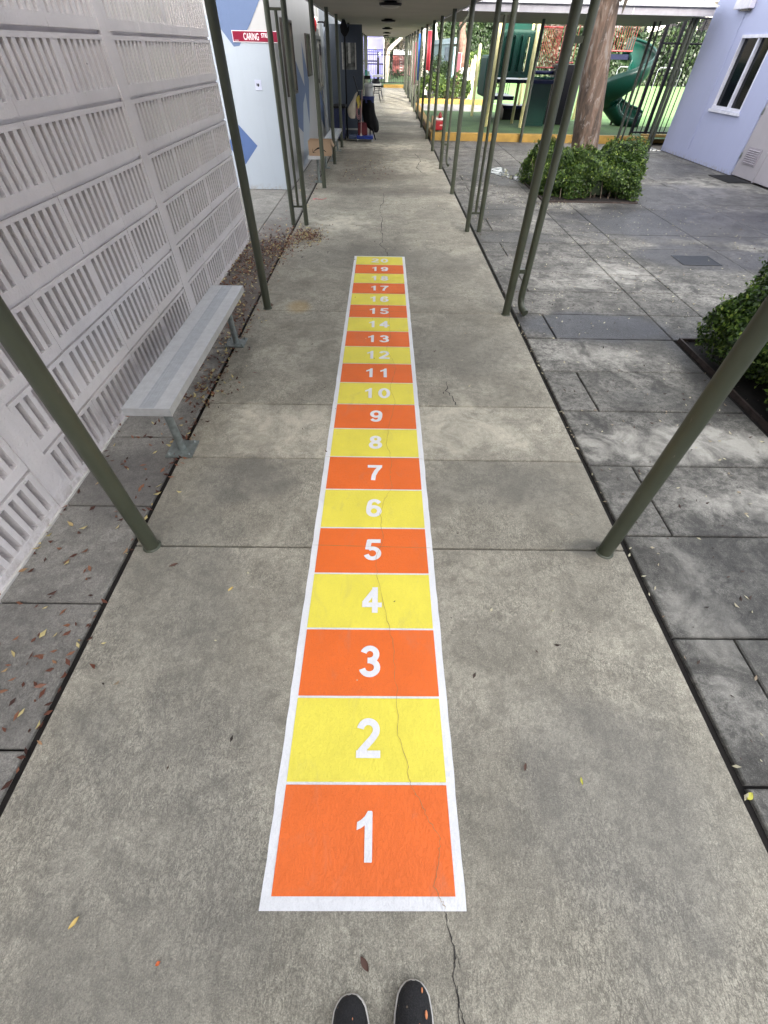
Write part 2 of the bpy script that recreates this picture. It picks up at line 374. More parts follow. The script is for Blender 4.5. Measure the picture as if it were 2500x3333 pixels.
def leaf_object(name, mat, pos, nrm, size, aspect=.5, tint=None, curl=.0, parent=None):
    """many leaf-sized diamond faces: pos (n,3), nrm (n,3)"""
    n = len(pos); rng = RNG
    nrm = nrm/np.linalg.norm(nrm, axis=1)[:, None]
    a = rng.normal(size=(n, 3)); t = np.cross(nrm, a); t /= np.linalg.norm(t, axis=1)[:, None]; b = np.cross(nrm, t)
    s = (np.asarray(size)*np.ones(n))[:, None]
    cu = nrm*s*curl*rng.uniform(-.2, 1, size=(n, 1))
    v = np.stack([pos - t*s*.5 + cu, pos - b*s*aspect*.5, pos + t*s*.5 + cu, pos + b*s*aspect*.5], 1).reshape(-1, 3)
    me = bpy.data.meshes.new(name)
    off = Vector((0, 0, 0)); p = parent
    while p is not None: off += p.location; p = p.parent
    v = v - np.array(off)
    me.vertices.add(4*n); me.vertices.foreach_set('co', v.ravel())
    if curl:   # two triangles hinged on the midrib
        me.loops.add(6*n); i = np.arange(n)*4
        me.loops.foreach_set('vertex_index', np.stack([i, i+1, i+2, i, i+2, i+3], 1).ravel().astype(np.int32))
        me.polygons.add(2*n); me.polygons.foreach_set('loop_start', (np.arange(2*n)*3).astype(np.int32)); rep = 2
    else:
        me.loops.add(4*n); me.loops.foreach_set('vertex_index', np.arange(4*n).astype(np.int32))
        me.polygons.add(n); me.polygons.foreach_set('loop_start', (np.arange(n)*4).astype(np.int32)); rep = 1
    me.update(calc_edges=True)
    at = me.attributes.new('tint', 'FLOAT', 'FACE')
    tv = rng.uniform(0, 1, n) if tint is None else tint
    at.data.foreach_set('value', np.repeat(tv, rep).astype(np.float32))
    me.materials.append(mat)
    o = bpy.data.objects.new(name, me); C.objects.link(o)
    if parent is not None: o.parent = parent
    return o

# ---------------------------------------------------------------- ground structure
def slab_sheet(name, cells, mat, z=0.0, gap=.004, th=.05, tonevar=.10, tones=None):
    V = []; F = []; T = []
    for ci, (x0, x1, y0, y1) in enumerate(cells):
        b = len(V); zz = z + random.uniform(-.0008, .0008)
        def ring(g, h): V.extend([(x0+g, y0+g, h), (x1-g, y0+g, h), (x1-g, y1-g, h), (x0+g, y1-g, h)])
        ring(gap, z-th); ring(gap, zz-.006); ring(gap+.006, zz)
        fs = [(b+8, b+9, b+10, b+11)]
        for r in (0, 4):
            for k in range(4): fs.append((b+r+k, b+r+(k+1) % 4, b+r+4+(k+1) % 4, b+r+4+k))
        F += fs
        t = tones[ci] if tones else 1+random.uniform(-tonevar, tonevar)
        T += [t]*len(fs)
    me = bpy.data.meshes.new(name); me.from_pydata(V, [], F)
    at = me.attributes.new('tone', 'FLOAT_COLOR', 'FACE')
    at.data.foreach_set('color', np.array([[t, t, t, 1] for t in T], dtype=np.float32).ravel())
    me.materials.append(mat); me.update()
    o = bpy.data.objects.new(name, me); C.objects.link(o); return tag(o, kind='structure')

g = MB().quad((-300, -200, -.03), (300, -200, -.03), (300, 400, -.03), (-300, 400, -.03)).build('ground', M_GROUND); tag(g, kind='structure')
soil = MB().quad((-6.5, -6, -.022), (8.0, -6, -.022), (8.0, 41.2, -.022), (-6.5, 41.2, -.022)).build('joint_soil', M_SOIL); tag(soil, kind='structure')

WX0, WX1 = -1.285, 1.385
wy = [-4.4, -1.6, 1.39, 2.12, 2.74, 4.41, 7.33, 9.76, 12.18, 14.6, 17.0, 19.5, 21.9, 24.35, 26.8, 29.2, 31.7, 34.1, 36.6, 39.0, 41.2]
wt = [.96, 1.0, .96, 1.12, .98, 1.0, 1.04, 1.0, 1.05, 1.1, 1.0, 1.1, 1.05] + [1.1]*8
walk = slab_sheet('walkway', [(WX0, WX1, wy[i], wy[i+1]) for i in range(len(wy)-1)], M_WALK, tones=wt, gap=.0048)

# left strip by the block wall, and the alley beyond it
cells = []
sy = [-3.3+.625*i for i in range(0, 16)] + [6.70]
sy = [-3.32, -2.7, -2.07, -1.45, -.83, -.21, .41, 1.04, 1.68, 2.32, 2.95, 3.6, 4.2, 4.85, 5.45, 6.08, 6.70]
for a, b in zip(sy, sy[1:]): cells.append((-1.815, -1.31, a, b))
for a, b in ((6.70, 8.1), (8.1, 9.80)):
    cells.append((-1.78, -1.31, a, b))
    for x0, x1 in ((-3.0, -1.78), (-4.2, -3.0), (-5.4, -4.2)): cells.append((x0, x1, a, b))
yy = 9.80
while yy < 40: cells.append((-1.70, -1.31, yy, yy+1.22)); yy += 1.22
slab_sheet('side_paving', cells, M_SIDE, z=-.002, gap=.0045)

# courtyard
rows = [-3.3, -2.7, -2.1, -1.5, -.9, -.3, .3, .885, 1.495, 2.085, 2.705, 3.285, 3.885, 4.43, 5.03, 5.60, 6.22, 6.80, 7.38, 8.03, 8.62, 9.20, 9.80, 10.40, 10.97, 11.5, 12.1, 12.7, 13.3, 13.9, 14.5, 15.2, 15.9, 16.58]
P1 = (2.94, 4.66, 9.22, 11.14); P2 = (2.865, 4.7, 2.05, 3.885)
cells = []
for i in range(len(rows)-1):
    a, b = rows[i], rows[i+1]; cols = [1.412, 1.70, 2.82, 3.37] if i % 2 == 0 else [1.412, 2.82, 3.37]
    if i == 13: cols = [1.412, 2.82, 3.37]
    if b <= 3.9: cols = [c for c in cols if c != 3.37]
    for x0, x1 in zip(cols, cols[1:]):
        cells.append((x0, x1, a, b))
big = [-3.3, -1.5, .3, 2.05, 3.885, 5.03, 6.62, 7.28, 9.22, 11.14, 13.3, 15.0, 16.58]
for a, b in zip(big, big[1:]):
    for x0, x1 in ((3.37, 4.68), (4.68, 5.9), (5.9, 7.92)):
        if x0 < 4.6 and (a >= 9.2 and b <= 11.2): x0 = 4.68-.02 if False else x0
        cells.append((x0, x1, a, b))
for (a, b) in ((-3.3, -1.5), (-1.5, .3), (.3, 2.05)): cells.append((2.82, 3.37, a, b))
def cut(cells, P):
    out = []
    for x0, x1, y0, y1 in cells:
        if x1 <= P[0]+.02 or x0 >= P[1]-.02 or y1 <= P[2]+.02 or y0 >= P[3]-.02: out.append((x0, x1, y0, y1)); continue
        if x0 < P[0]-.03: out.append((x0, P[0], y0, y1))
        if x1 > P[1]+.03: out.append((P[1], x1, y0, y1))
        xa, xb = max(x0, P[0]), min(x1, P[1])
        if y0 < P[2]-.03: out.append((xa, xb, y0, P[2]))
        if y1 > P[3]+.03: out.append((xa, xb, P[3], y1))
    return out
cells = cut(cut(cells, P1), P2)
slab_sheet('courtyard_paving', cells, M_COURT, z=-.001, gap=.0055, tonevar=.13)

# cracks, drawn as thin dirt-filled ribbons let into the surface
def ribbon(name, pts, wid, z, mat, parent=None, jag=.006, sub=5):
    P = []
    for (a, b) in zip(pts, pts[1:]):
        for k in range(sub):
            t = k/sub; P.append((a[0]+(b[0]-a[0])*t+random.uniform(-jag, jag), a[1]+(b[1]-a[1])*t+random.uniform(-jag, jag)))
    P.append(pts[-1]); m = MB()
    vs = []
    for i, p in enumerate(P):
        q0, q1 = P[max(i-1, 0)], P[min(i+1, len(P)-1)]
        d = Vector((q1[0]-q0[0], q1[1]-q0[1])); d = d.normalized() if d.length > 0 else Vector((0, 1)); ww = wid*random.uniform(.35, 1.1)*(1 if 0 < i < len(P)-1 else .2)
        vs += [(p[0]-d.y*ww, p[1]+d.x*ww, z), (p[0]+d.y*ww, p[1]-d.x*ww, z)]
    m.add(vs, [(2*i, 2*i+1, 2*i+3, 2*i+2) for i in range(len(P)-1)])
    return m.build(name, mat, parent)
ribbon('crack', [(.30, -.40), (.29, -.26), (.28, -.22), (.27, -.17), (.28, -.12), (.262, -.07), (.26, -.035)], .0022, .0012, M_CRACK, walk, .003)
ribbon('crack', [(.285, -.30), (.275, -.24), (.28, -.19)], .0014, .0012, M_CRACK, walk, .002)
ribbon('crack', [(.27, -.15), (.285, -.13), (.292, -.155)], .0014, .0012, M_CRACK, walk, .002)
ribbon('crack', [(.10, 6.14), (.11, 6.25), (.07, 6.43), (-.01, 6.6), (.04, 6.78), (.02, 7.2), (.02, 7.97), (-.02, 8.52), (.05, 9.14), (.03, 9.7)], .005, .0012, M_CRACK, walk, .015)
ribbon('crack', [(.62, 2.74), (.60, 2.85), (.56, 2.95), (.58, 3.1)], .004, .0012, M_CRACK, walk, .01)
ribbon('crack', [(.9, 11.6), (.8, 12.3), (.95, 13.2), (.85, 14.2)], .008, .0012, M_CRACK, walk, .02)

# ---------------------------------------------------------------- painted number line
U = .3048
nl = thing('number_line', 'painted number line of twenty orange and yellow squares numbered 1 to 20 on the walkway', 'number line', (0, 0, 0))
def wob(x, i, s): return x + .002*math.sin(i*2.3+s)
border = MB()
NB_ = 100; vs = []
for i in range(NB_+1):
    y = -.034 + (20.07*U+.034)*i/NB_
    xl = -.327 + random.uniform(-.0016, .0016); xr = .327 + random.uniform(-.0016, .0016)
    vs += [(xl, y, .0020), (xr, y, .0020)]
border.add(vs, [(2*i, 2*i+1, 2*i+3, 2*i+2) for i in range(NB_)])
border.build('border', M_PWHITE, nl)
def text_mesh(s, size, offset=0.0, extr=0.0, space=1.0):
    cu = bpy.data.curves.new('t', 'FONT'); cu.body = s; cu.size = size; cu.offset = offset; cu.extrude = extr
    cu.align_x = 'CENTER'; cu.align_y = 'CENTER'; cu.space_character = space; cu.resolution_u = 5
    o = bpy.data.objects.new('t', cu); C.objects.link(o)
    dg = bpy.context.evaluated_depsgraph_get(); dg.update()
    me = bpy.data.meshes.new_from_object(o.evaluated_get(dg))
    V = [tuple(v.co) for v in me.vertices]; F = [tuple(p.vertices) for p in me.polygons]
    bpy.data.objects.remove(o); bpy.data.curves.remove(cu); bpy.data.meshes.remove(me)
    A = np.array(V); c = (A.min(0)+A.max(0))/2
    return [(v[0]-c[0], v[1]-c[1], v[2]) for v in V], F, (A.max(0)-A.min(0))
def arc(cx, cy, rx, ry, a0, a1, n=18): return [(cx+rx*math.cos(rad(a0+(a1-a0)*k/n)), cy+ry*math.sin(rad(a0+(a1-a0)*k/n))) for k in range(n+1)]
DIG = {   # centre lines in a box .66 wide and 1 high, drawn with a fat brush
 '0': [arc(.33, .5, .235, .41, 90, 450, 30)],
 '2': [arc(.32, .695, .225, .215, 172, -28, 16)+[(.44, .48), (.13, .16), (.10, .10)], [(.0, .09), (.66, .09)]],
 '3': [arc(.31, .715, .205, .195, 165, -82, 16), arc(.31, .295, .235, .21, 82, -168, 16), [(.24, .515), (.36, .515)]],
 '4': [[(.44, .0), (.44, 1.0)], [(.46, .93), (.07, .36)], [(.0, .30), (.68, .30)]],
 '5': [[(.13, .91), (.62, .91)], [(.185, .97), (.125, .50)], arc(.31, .325, .24, .235, 128, -165, 18)],
 '6': [arc(.33, .325, .225, .235, 0, 360, 26), [(.565, .77)]+arc(.345, .70, .21, .215, 30, 150, 10)+[(.112, .55), (.102, .36)]],
 '7': [[(.0, .91), (.66, .91)], [(.56, .88), (.40, .62), (.29, .32), (.26, .0)]],
 '8': [arc(.33, .735, .185, .180, 0, 360, 24), arc(.33, .29, .225, .20, 0, 360, 26)],
}
DIG['9'] = [[(.66-x, 1-y) for x, y in p] for p in DIG['6']]
def numeral(n, cx, cy, parent):
    m = MB(); ds = str(n); adv = .118; S = .141
    for i, d in enumerate(ds):
        ox = cx + (i-.5)*adv if len(ds) == 2 else cx
        if d == '1':
            poly = [(.029, 0), (.0535, 0), (.055, .003), (.0545, .137), (.051, .140), (.038, .140), (.027, .124), (.014, .114), (.001, .108), (.0, .086), (.015, .091), (.028, .099)]
            m.add([(ox-.004+a-.03, cy+b-.07, .0062) for a, b in poly], [tuple(range(len(poly)))]); continue
        for si, p in enumerate(DIG[d]):
            closed = math.hypot(p[0][0]-p[-1][0], p[0][1]-p[-1][1]) < 1e-4; N = len(p); vs = []; t = .098
            for k in range(N):
                if closed: a_, b_ = p[(k-1) % (N-1)], p[(k+1) % (N-1)]
                else: a_, b_ = p[max(k-1, 0)], p[min(k+1, N-1)]
                dx, dy = b_[0]-a_[0], b_[1]-a_[1]; l = math.hypot(dx, dy); nx, ny = -dy/l*t, dx/l*t*.92
                for sg in (1, -1): vs.append((ox+(p[k][0]+sg*nx-.33)*S, cy+(p[k][1]+sg*ny-.5)*S, .0060+.00012*si))
            m.add(vs, [(2*k+1, 2*k+3, 2*k+2, 2*k) for k in range(N-1)])
    return m.build('numeral', M_NUM, parent)
for n in range(1, 21):
    y0 = (n-1)*U + (.0045 if n > 1 else 0); y1 = n*U - (.0045 if n < 20 else .003)
    odd = n % 2 == 1
    e = random.uniform(-.001, .001)
    q = MB().quad((-.2945+e, y0, .0040), (.2945+e, y0, .0040), (.2945, y1, .0040), (-.2945, y1, .0040)).build('number_square', M_PORANGE if odd else M_PYELLOW, nl)
    q['label'] = ('orange' if odd else 'yellow') + ' square with the white number %d' % n
    numeral(n, .004, (n-.5)*U, q)
pts = [(.262, -.034), (.25, -.01), (.23, .02), (.25, .1), (.26, .15), (.22, .2), (.18, .27), (.16, .31), (.15, .38), (.12, .46), (.12, .62), (.11, .74), (.11, .82), (.08, .96), (.03, 1.19), (.02, 1.31), (.06, 1.46), (.04, 1.63), (.07, 1.75), (.11, 1.85), (.10, 1.95), (.11, 2.05), (.11, 2.12), (.08, 2.27), (.10, 2.5), (.15, 2.76), (.13, 2.86), (.11, 2.94), (.12, 3.04), (.16, 3.27), (.14, 3.4), (.08, 3.62), (.10, 3.71), (.12, 3.85), (.11, 4.14), (.12, 4.35), (.10, 4.6)]
ribbon('crack', pts, .0010, .0074, M_PCRACK, nl, .005, 6)
for y in (1.39, 2.12, 2.74, 4.41):
    ribbon('joint_groove', [(-.325, y+.008), (0, y+.002), (.325, y-.004)], .0014, .0074, M_PCRACK, nl, .0004, 8)

# ---------------------------------------------------------------- walkway posts
ZC = 2.32
def post(x, y, label, r=.038, zt=ZC, mat=None):
    m = MB().tube([(x, y, 0), (x, y, zt)], r, 20)
    m.lathe((x, y, 0), [(r*1.25, 0), (r*1.2, .004), (r*1.02, .008)], 20)
    o = m.build('roof_post', mat or M_POST, origin=(x, y, 0))
    return tag(o, label, 'post', 'posts holding up the walkway roof')
post(-1.19, 1.385, 'olive green roof post closest to the camera on the left side')
post(-1.145, 4.46, 'olive green roof post just past the far end of the long aluminium bench')
ys_l = [10.02, 12.5, 14.94, 17.4, 19.8, 22.3, 24.7, 27.2, 29.7, 32.1, 34.6, 37.0, 39.4]
nth = ['first', 'second', 'third', 'fourth', 'fifth', 'sixth', 'seventh', 'eighth', 'ninth', 'tenth', 'eleventh', 'twelfth', 'thirteenth', 'fourteenth']
labs = ['dark green roof post beside the white building, in front of the cardboard box', 'dark green roof post behind the cardboard box, at the gap between the two far benches', 'dark green roof post at the far end of the farthest bench']
for i, y in enumerate(ys_l):
    post(-1.10, y, labs[i] if i < 3 else 'slim left roof post beyond the blue door, %s of that row' % nth[i-3], .038)
post(1.265, 1.375, 'olive green roof post closest to the camera on the right side')
post(1.315, 4.40, 'olive green roof post beside the downspout at the dark wet slab')
ys_r = [9.72, 12.15, 14.6, 16.85, 19.6, 22.3, 24.75, 27.25, 29.9, 32.4, 34.9, 37.1, 39.4]
labs = ['dark green roof post on the right between the paired posts and the crooked downspout', 'dark green roof post right next to the far crooked downspout', 'dark green roof post on the right standing just before the yellow curb corner',
        'dark green roof post at the corner of the yellow playground curb']
for i, y in enumerate(ys_r):
    post(1.335, y, labs[i] if i < 4 else 'slim right roof post beyond the curb corner, %s of that row' % nth[i-4], .038)
def pair(x0, x1, y, label, ztop):
    t = thing('paired_post', label, 'paired post', (x0, y, 0), 'paired posts either side of the walkway')
    for x in (x0, x1): MB().tube([(x, y, 0), (x, y, ZC)], .034, 20).build('post', M_POST, t)
    for z in (.23, ztop): MB().box(x0+.02, x1-.02, y-.004, y+.004, z-.012, z+.012).build('crossbar', M_POST, t)
    MB().tube([((x0+x1)/2, y, .243), ((x0+x1)/2, y, ztop-.012)], .019, 12).build('centre_tube', M_POST, t)
pair(-1.32, -1.125, 7.49, 'pair of olive posts joined by a low crossbar in front of the blue mural wall', 2.09)
pair(1.30, 1.48, 7.31, 'pair of olive posts joined by a low crossbar on the courtyard side', 2.09)
def downspout(x, y, label, top_kink=False, r=.033):
    t = thing('downspout', label, 'downspout', (x, y, 0), 'downspouts on the courtyard side')
    p = [(x+.045, y-.11, .035), (x+.02, y-.045, .055), (x+.006, y-.012, .10), (x, y, .16), (x, y, 2.02)]
    if top_kink: p += [(x, y, 2.06), (x+.03, y, 2.11), (x+.17, y, 2.27), (x+.18, y, 2.36)]
    else: p += [(x, y, 2.36)]
    MB().tube(p, r, 16).build('pipe', M_POST, t)
    for z in (.39, 1.87): MB().box(x-.13, x-.02, y-.022, y+.022, z-.018, z+.018).build('bracket', M_POST, t)
downspout(1.452, 4.46, 'olive downspout with a kicked foot strapped to a post at the dark wet slab')
downspout(1.485, 12.45, 'thin downspout with a bent elbow under the roof edge near the puddle', True, .026)

# ---------------------------------------------------------------- walkway roof
t = thing('walkway_roof', 'long flat roof with a plain ceiling covering the walkway', 'roof', (0, 18, ZC))
MB().box(-1.22, 1.44, .55, 41.0, ZC, ZC+.10).build('ceiling', M_CEIL, t)
fa = MB().box(-1.26, -1.222, .55, 41.0, ZC-.015, ZC+.24).box(1.442, 1.48, .55, 41.0, ZC-.015, ZC+.24).box(-1.26, 1.48, 41.003, 41.04, ZC-.015, ZC+.24).box(-1.26, 1.48, .51, .547, ZC-.015, ZC+.24)
fa.build('fascia', M_FASC, t)
MB().box(-1.27, 1.49, .49, 41.06, ZC+.243, ZC+.27).build('roof_sheet', M_ROOFTOP, t)
for i, y in enumerate([4.25, 10.6, 16.6, 23.0, 29.4, 35.7, 40.0]):
    t = thing('ceiling_light', 'unlit round ceiling light, %s from the camera along the walkway ceiling' % nth[i], 'ceiling light', (.12, y, ZC), 'round lights in a row on the walkway ceiling')
    MB().lathe((.12, y, ZC-.052), [(.17, 0), (.185, .012), (.185, .030), (.11, .034), (.10, .050)], 28).build('housing', M_BLACKM, t)
    MB().lathe((.12, y, ZC-.078), [(.05, 0), (.12, .008), (.155, .024)], 28).build('lens', simple('dusty_lens', (.30, .29, .27), .3), t)

# ---------------------------------------------------------------- breeze block wall
WXF = -1.81
bw = thing('block_wall', 'off-white slotted breeze block wall along the left side of the walkway', 'wall', (WXF, 2, 0))
m = MB(); ch = .3095
strips = []
y = 4.15 - 2.50*3
panels = []
while y < 6.6:
    strips.append((y, y+.13)); panels.append(y+.13); y += 2.50
NC = 8
blocks = []
for py in panels:
    w1 = .54; e = [py, py+w1]
    while e[-1] < py+2.37-.3: e.append(e[-1]+.61)
    e[-1] = py+2.37
    for a, b in zip(e, e[1:]): blocks.append((a, b))
ymax = 6.66
for (a, b) in blocks:
    if a >= ymax-.05: continue
    b = min(b, ymax); wdt = b-a; ns = 7 if wdt < .57 else 8
    for c in range(NC):
        z0 = c*ch + .002; z1 = z0 + ch - .020
        jx = random.uniform(-.0022, .0022); xf = WXF + jx; D = .085
        za = z0+.054; zb = z1-.022
        m.box(xf-D, xf, a+.0022, b-.0022, z0, za); m.box(xf-D, xf, a+.0022, b-.0022, zb, z1)
        mar = .024; pit = (wdt-2*mar)/(ns-.0+.0); sw = pit*.54
        edges = [a+.0022]
        for s in range(ns):
            cs = a+mar+pit*(s+.5); m_ = cs-sw/2; edges += [m_, cs+sw/2]
        edges.append(b-.0022)
        for s in range(0, len(edges), 2):
            m.box(xf-D, xf-.0012, edges[s]+(0 if s == 0 else 0), edges[s+1], za-.004, zb+.004)
        m.box(xf-D+.004, xf-.019, a+.0005, b-.0005, z1-.004, z1+.022)
m.build('block_courses', M_BLOCK, bw)
m = MB()
for (a, b) in strips:
    m.box(WXF-.085, WXF+.0035, a+.001, min(b, ymax)-.001, 0, NC*ch)
m.build('pilaster', M_BLOCK, bw)
MB().box(WXF-.22, WXF-.086, -3.4, ymax, 0, NC*ch).build('backing_wall', M_BLOCK, bw)
MB().box(WXF-.045, WXF+.012, -3.4, ymax-.02, -.02, .010).build('footing', wallpaint('dirty_footing_paint', (.55, .53, .50), .8, 30, 1.0, False), bw)

# ---------------------------------------------------------------- benches
def bench(x, y0, y1, legs, label, z=.42):
    t = thing('bench', label, 'bench', (x, y0, 0), 'aluminium benches along the left side')
    w2 = .132; m = MB(); pr = []
    xs = [(-w2, -.045, 0), (-.045, .045, 1), (.045, w2, 0)]
    for a, b, mt in xs: m.box(x+a+.0005, x+b-.0005, y0+.004, y1-.004, z-.018, z-(.0015 if mt else 0), mt)
    for k in range(-9, 10):
        if abs(k) % 3: m.box(x+k*.0135-.0015, x+k*.0135+.0015, y0+.006, y1-.006, z-.002, z+.0008, 0 if abs(k) > 3 else 1)
    m.box(x+w2, x+w2+.004, y0+.004, y1-.004, z-.046, z+.001); m.box(x-w2-.004, x-w2, y0+.004, y1-.004, z-.046, z+.001)
    m.build('seat', [M_ALU, M_ALU2], t)
    for yy in (y0, y1): MB().box(x-w2-.006, x+w2+.006, yy-.004, yy+.0035, z-.048, z+.002).build('end_cap', M_ALU, t)
    for i, yy in enumerate(legs):
        lg = MB().tube([(x+.02, yy, 0), (x+.02, yy, z-.02)], .025, 18).box(x-.09, x+.12, yy-.025, yy+.025, z-.030, z-.019).build('leg', M_GALV, t)
        bp = MB().box(x-.065, x+.105, yy-.085, yy+.085, .001, .011)
        for dx in (-.045, .085):
            for dy in (-.062, .062): bp.lathe((x+dx, yy+dy, .011), [(.011, 0), (.011, .008), (.005, .009), (.005, .018)], 6)
        bp.build('base_plate', M_GALV, lg)
    return t
bench(-1.305, 2.045, 3.88, [2.19, 3.69], 'long aluminium bench with galvanised legs standing by the slotted block wall')
bench(-1.27, 10.36, 12.16, [10.52, 11.98], 'aluminium bench by the white building holding the cardboard box')
bench(-1.19, 12.72, 14.50, [12.86, 14.32], 'farther aluminium bench with an empty seat, just beyond the box')

# ---------------------------------------------------------------- shared bits
BOXM = simple('cardboard', (.36, .25, .16), .85, .08, 6)
def carton(x0, x1, y0, y1, z0, h, label, mark=True):
    t = thing('cardboard_box', label, 'box', ((x0+x1)/2, (y0+y1)/2, z0))
    m = MB(); th = .005; z1 = z0+h
    m.box(x0, x1, y0, y0+th, z0, z1).box(x0, x1, y1-th, y1, z0, z1).box(x0, x0+th, y0+th+.0005, y1-th-.0005, z0, z1).box(x1-th, x1, y0+th+.0005, y1-th-.0005, z0, z1)
    m.box(x0+th+.0005, x1-th-.0005, y0+th+.0005, y1-th-.0005, z0, z0+th)
    m.build('carton', BOXM, t)
    fl = MB().add([(x1, y0+.01, z1), (x1, y1-.01, z1), (x1+.05, y1-.02, z1-.09), (x1+.05, y0+.02, z1-.09)], [(0, 1, 2, 3)]); fl.build('flap', BOXM, t)
    if mark:
        mm = MB(); cx = (x0+x1)/2; pts = []
        for i in range(13):
            u = i/12; pts.append((cx-.12+.24*u, z0+.06+.052*math.sin(math.pi*min(1, u*1.02))))
        up = [(a, b+.004+.010*math.sin(math.pi*i/12)) for i, (a, b) in enumerate(pts)]
        dn = [(a, b-.004-.006*math.sin(math.pi*i/12)) for i, (a, b) in enumerate(pts)]
        for i in range(12): mm.add([(dn[i][0], y0-.001, dn[i][1]), (dn[i+1][0], y0-.001, dn[i+1][1]), (up[i+1][0], y0-.001, up[i+1][1]), (up[i][0], y0-.001, up[i][1])], [(0, 1, 2, 3)])
        a, b = pts[0]
        for p, q in (((a-.012, b-.014), (a-.012, b+.045)), ((a-.012, b-.010), (a+.040, b-.016))):
            d = Vector((q[0]-p[0], q[1]-p[1])).normalized()*.005
            mm.add([(p[0]-d.y, y0-.0012, p[1]+d.x), (p[0]+d.y, y0-.0012, p[1]-d.x), (q[0]+d.y*.4, y0-.0012, q[1]-d.x*.4), (q[0]-d.y*.4, y0-.0012, q[1]+d.x*.4)], [(0, 1, 2, 3)])
        mm.build('printed_mark', M_BLACK, t)
    return t
carton(-1.385, -.965, 10.36, 10.66, .423, .215, 'open cardboard box with a black curved arrow printed on it, on a bench')

# ---------------------------------------------------------------- left white building with the blue mural
wb = thing('white_building', 'white school building with a blue diamond mural on its end wall', 'building', (-1.72, 9.8, 0))
MB().box(-7.5, -1.70, 9.80, 16.93, 0, 3.3).build('wall', M_WWALL, wb)
YF = 9.797
def mural(poly, mat, lvl, axis='Y'):
    if axis == 'Y': return MB().plate(poly, 'Y', YF-.0015*lvl, YF-.0015*lvl+.001).build('mural_shape', mat, wb)
    return MB().plate(poly, 'X', -1.699+.0015*lvl, -1.698+.0015*lvl).build('mural_shape', mat, wb)
mural([(-7.4, 0.005), (-1.702, 0.005), (-1.702, 1.9), (-2.02, 1.92), (-2.16, 1.90), (-2.33, 1.80), (-2.6, 2.1), (-7.4, 2.1)], M_LBLUE, 1)
mural([(-2.62, 3.2), (-2.62, 2.12), (-2.47, 1.95), (-2.33, 1.79), (-2.24, 1.80), (-2.02, 2.03), (-1.80, 2.30), (-1.80, 3.2)], M_MBLUE, 2)
mural([(-2.75, .62), (-2.48, .36), (-2.21, .62), (-2.48, .89)], M_DBLUE, 2)
mural([(-3.35, 2.6), (-3.0, 2.3), (-2.7, 2.6), (-3.0, 2.95)], M_DBLUE, 2)
mural([(11.15, .80), (11.95, 1.62), (12.95, 1.22), (12.75, .42)], M_MBLUE, 1, 'X')
mural([(13.0, 1.88), (13.72, 1.30), (13.20, .60), (12.88, 1.12)], M_MBLUE, 2, 'X')
mural([(12.45, 1.0), (12.95, 1.14), (13.16, .58), (12.4, .05), (11.6, .05)], M_LBLUE, 3, 'X')
mural([(15.8, 1.35), (16.6, 1.0), (16.6, .2), (15.7, .5)], M_MBLUE, 1, 'X')
M_FRAMEG = simple('grey_frame_paint', (.16, .17, .16), .5)
def sidewin(y0, y1, z0, z1, parent):
    f = MB(); x = -1.698
    f.box(x, x+.03, y0, y1, z0, z0+.06).box(x, x+.03, y0, y1, z1-.06, z1).box(x, x+.03, y0, y0+.07, z0+.0605, z1-.0605).box(x, x+.03, y1-.07, y1, z0+.0605, z1-.0605)
    f.box(x, x+.028, (y0+y1)/2-.02, (y0+y1)/2+.02, z0+.0605, z1-.0605)
    w_ = f.build('window', M_FRAMEG, parent)
    MB().box(x+.001, x+.008, y0+.071, y1-.071, z0+.0615, z1-.0615).build('pane', simple('curtained_glass', (.11, .11, .10), .12, .6, 4), w_)
sidewin(15.55, 16.75, 1.02, 2.0, wb)
# door frame corner strip
MB().box(-1.728, -1.692, 9.7925, 9.83, .002, 3.0).build('corner_trim', M_WWALL, wb)

# things mounted on it
t = thing('street_sign', 'red street-name style sign reading CARING STREET on the mural wall', 'sign', (-2.05, YF-.01, 1.9))
MB().box(-2.325, -1.60, YF-.012, YF-.006, 1.838, 1.960).build('sign_border', simple('sign_white', (.72, .70, .74), .4), t)
MB().box(-2.317, -1.608, YF-.0135, YF-.0125, 1.846, 1.952).build('sign_face', simple('sign_red', (.20, .004, .028), .35), t)
for s_, cx, cz, hh, ww in (('CARING', -2.035, 1.899, .072, .235), ('STREET', -1.795, 1.912, .046, .165)):
    V, F, sz = text_mesh(s_, .1, .0012)
    MB().add([(cx+v[0]*ww/sz[0], YF-.0145, cz+v[1]*hh/sz[1]) for v in V], F).build('lettering', simple('letter_white', (.8, .78, .8), .5), t)
MB().box(-2.30, -2.235, YF-.0146, YF-.0142, 1.857, 1.861).build('small_print', simple('letter_white2', (.75, .7, .75), .5), t)
t = thing('outlet_plate', 'small grey outlet cover plate on the pale blue wall below the sign', 'outlet plate', (-2.035, YF-.01, 1.37))
MB().box(-2.088, -1.982, YF-.012, YF-.002, 1.315, 1.435).build('plate', simple('plate_steel', (.45, .48, .60), .4, .1), t, bevel=.003)
MB().plate([(-2.035+.016*math.cos(a*.5236), 1.376+.02*math.sin(a*.5236)) for a in range(12)], 'Y', YF-.0145, YF-.0125).build('socket', M_BLACK, t)
MB().box(-2.062, -2.054, YF-.0145, YF-.0125, 1.365, 1.395).build('switch', M_BLACK, t)
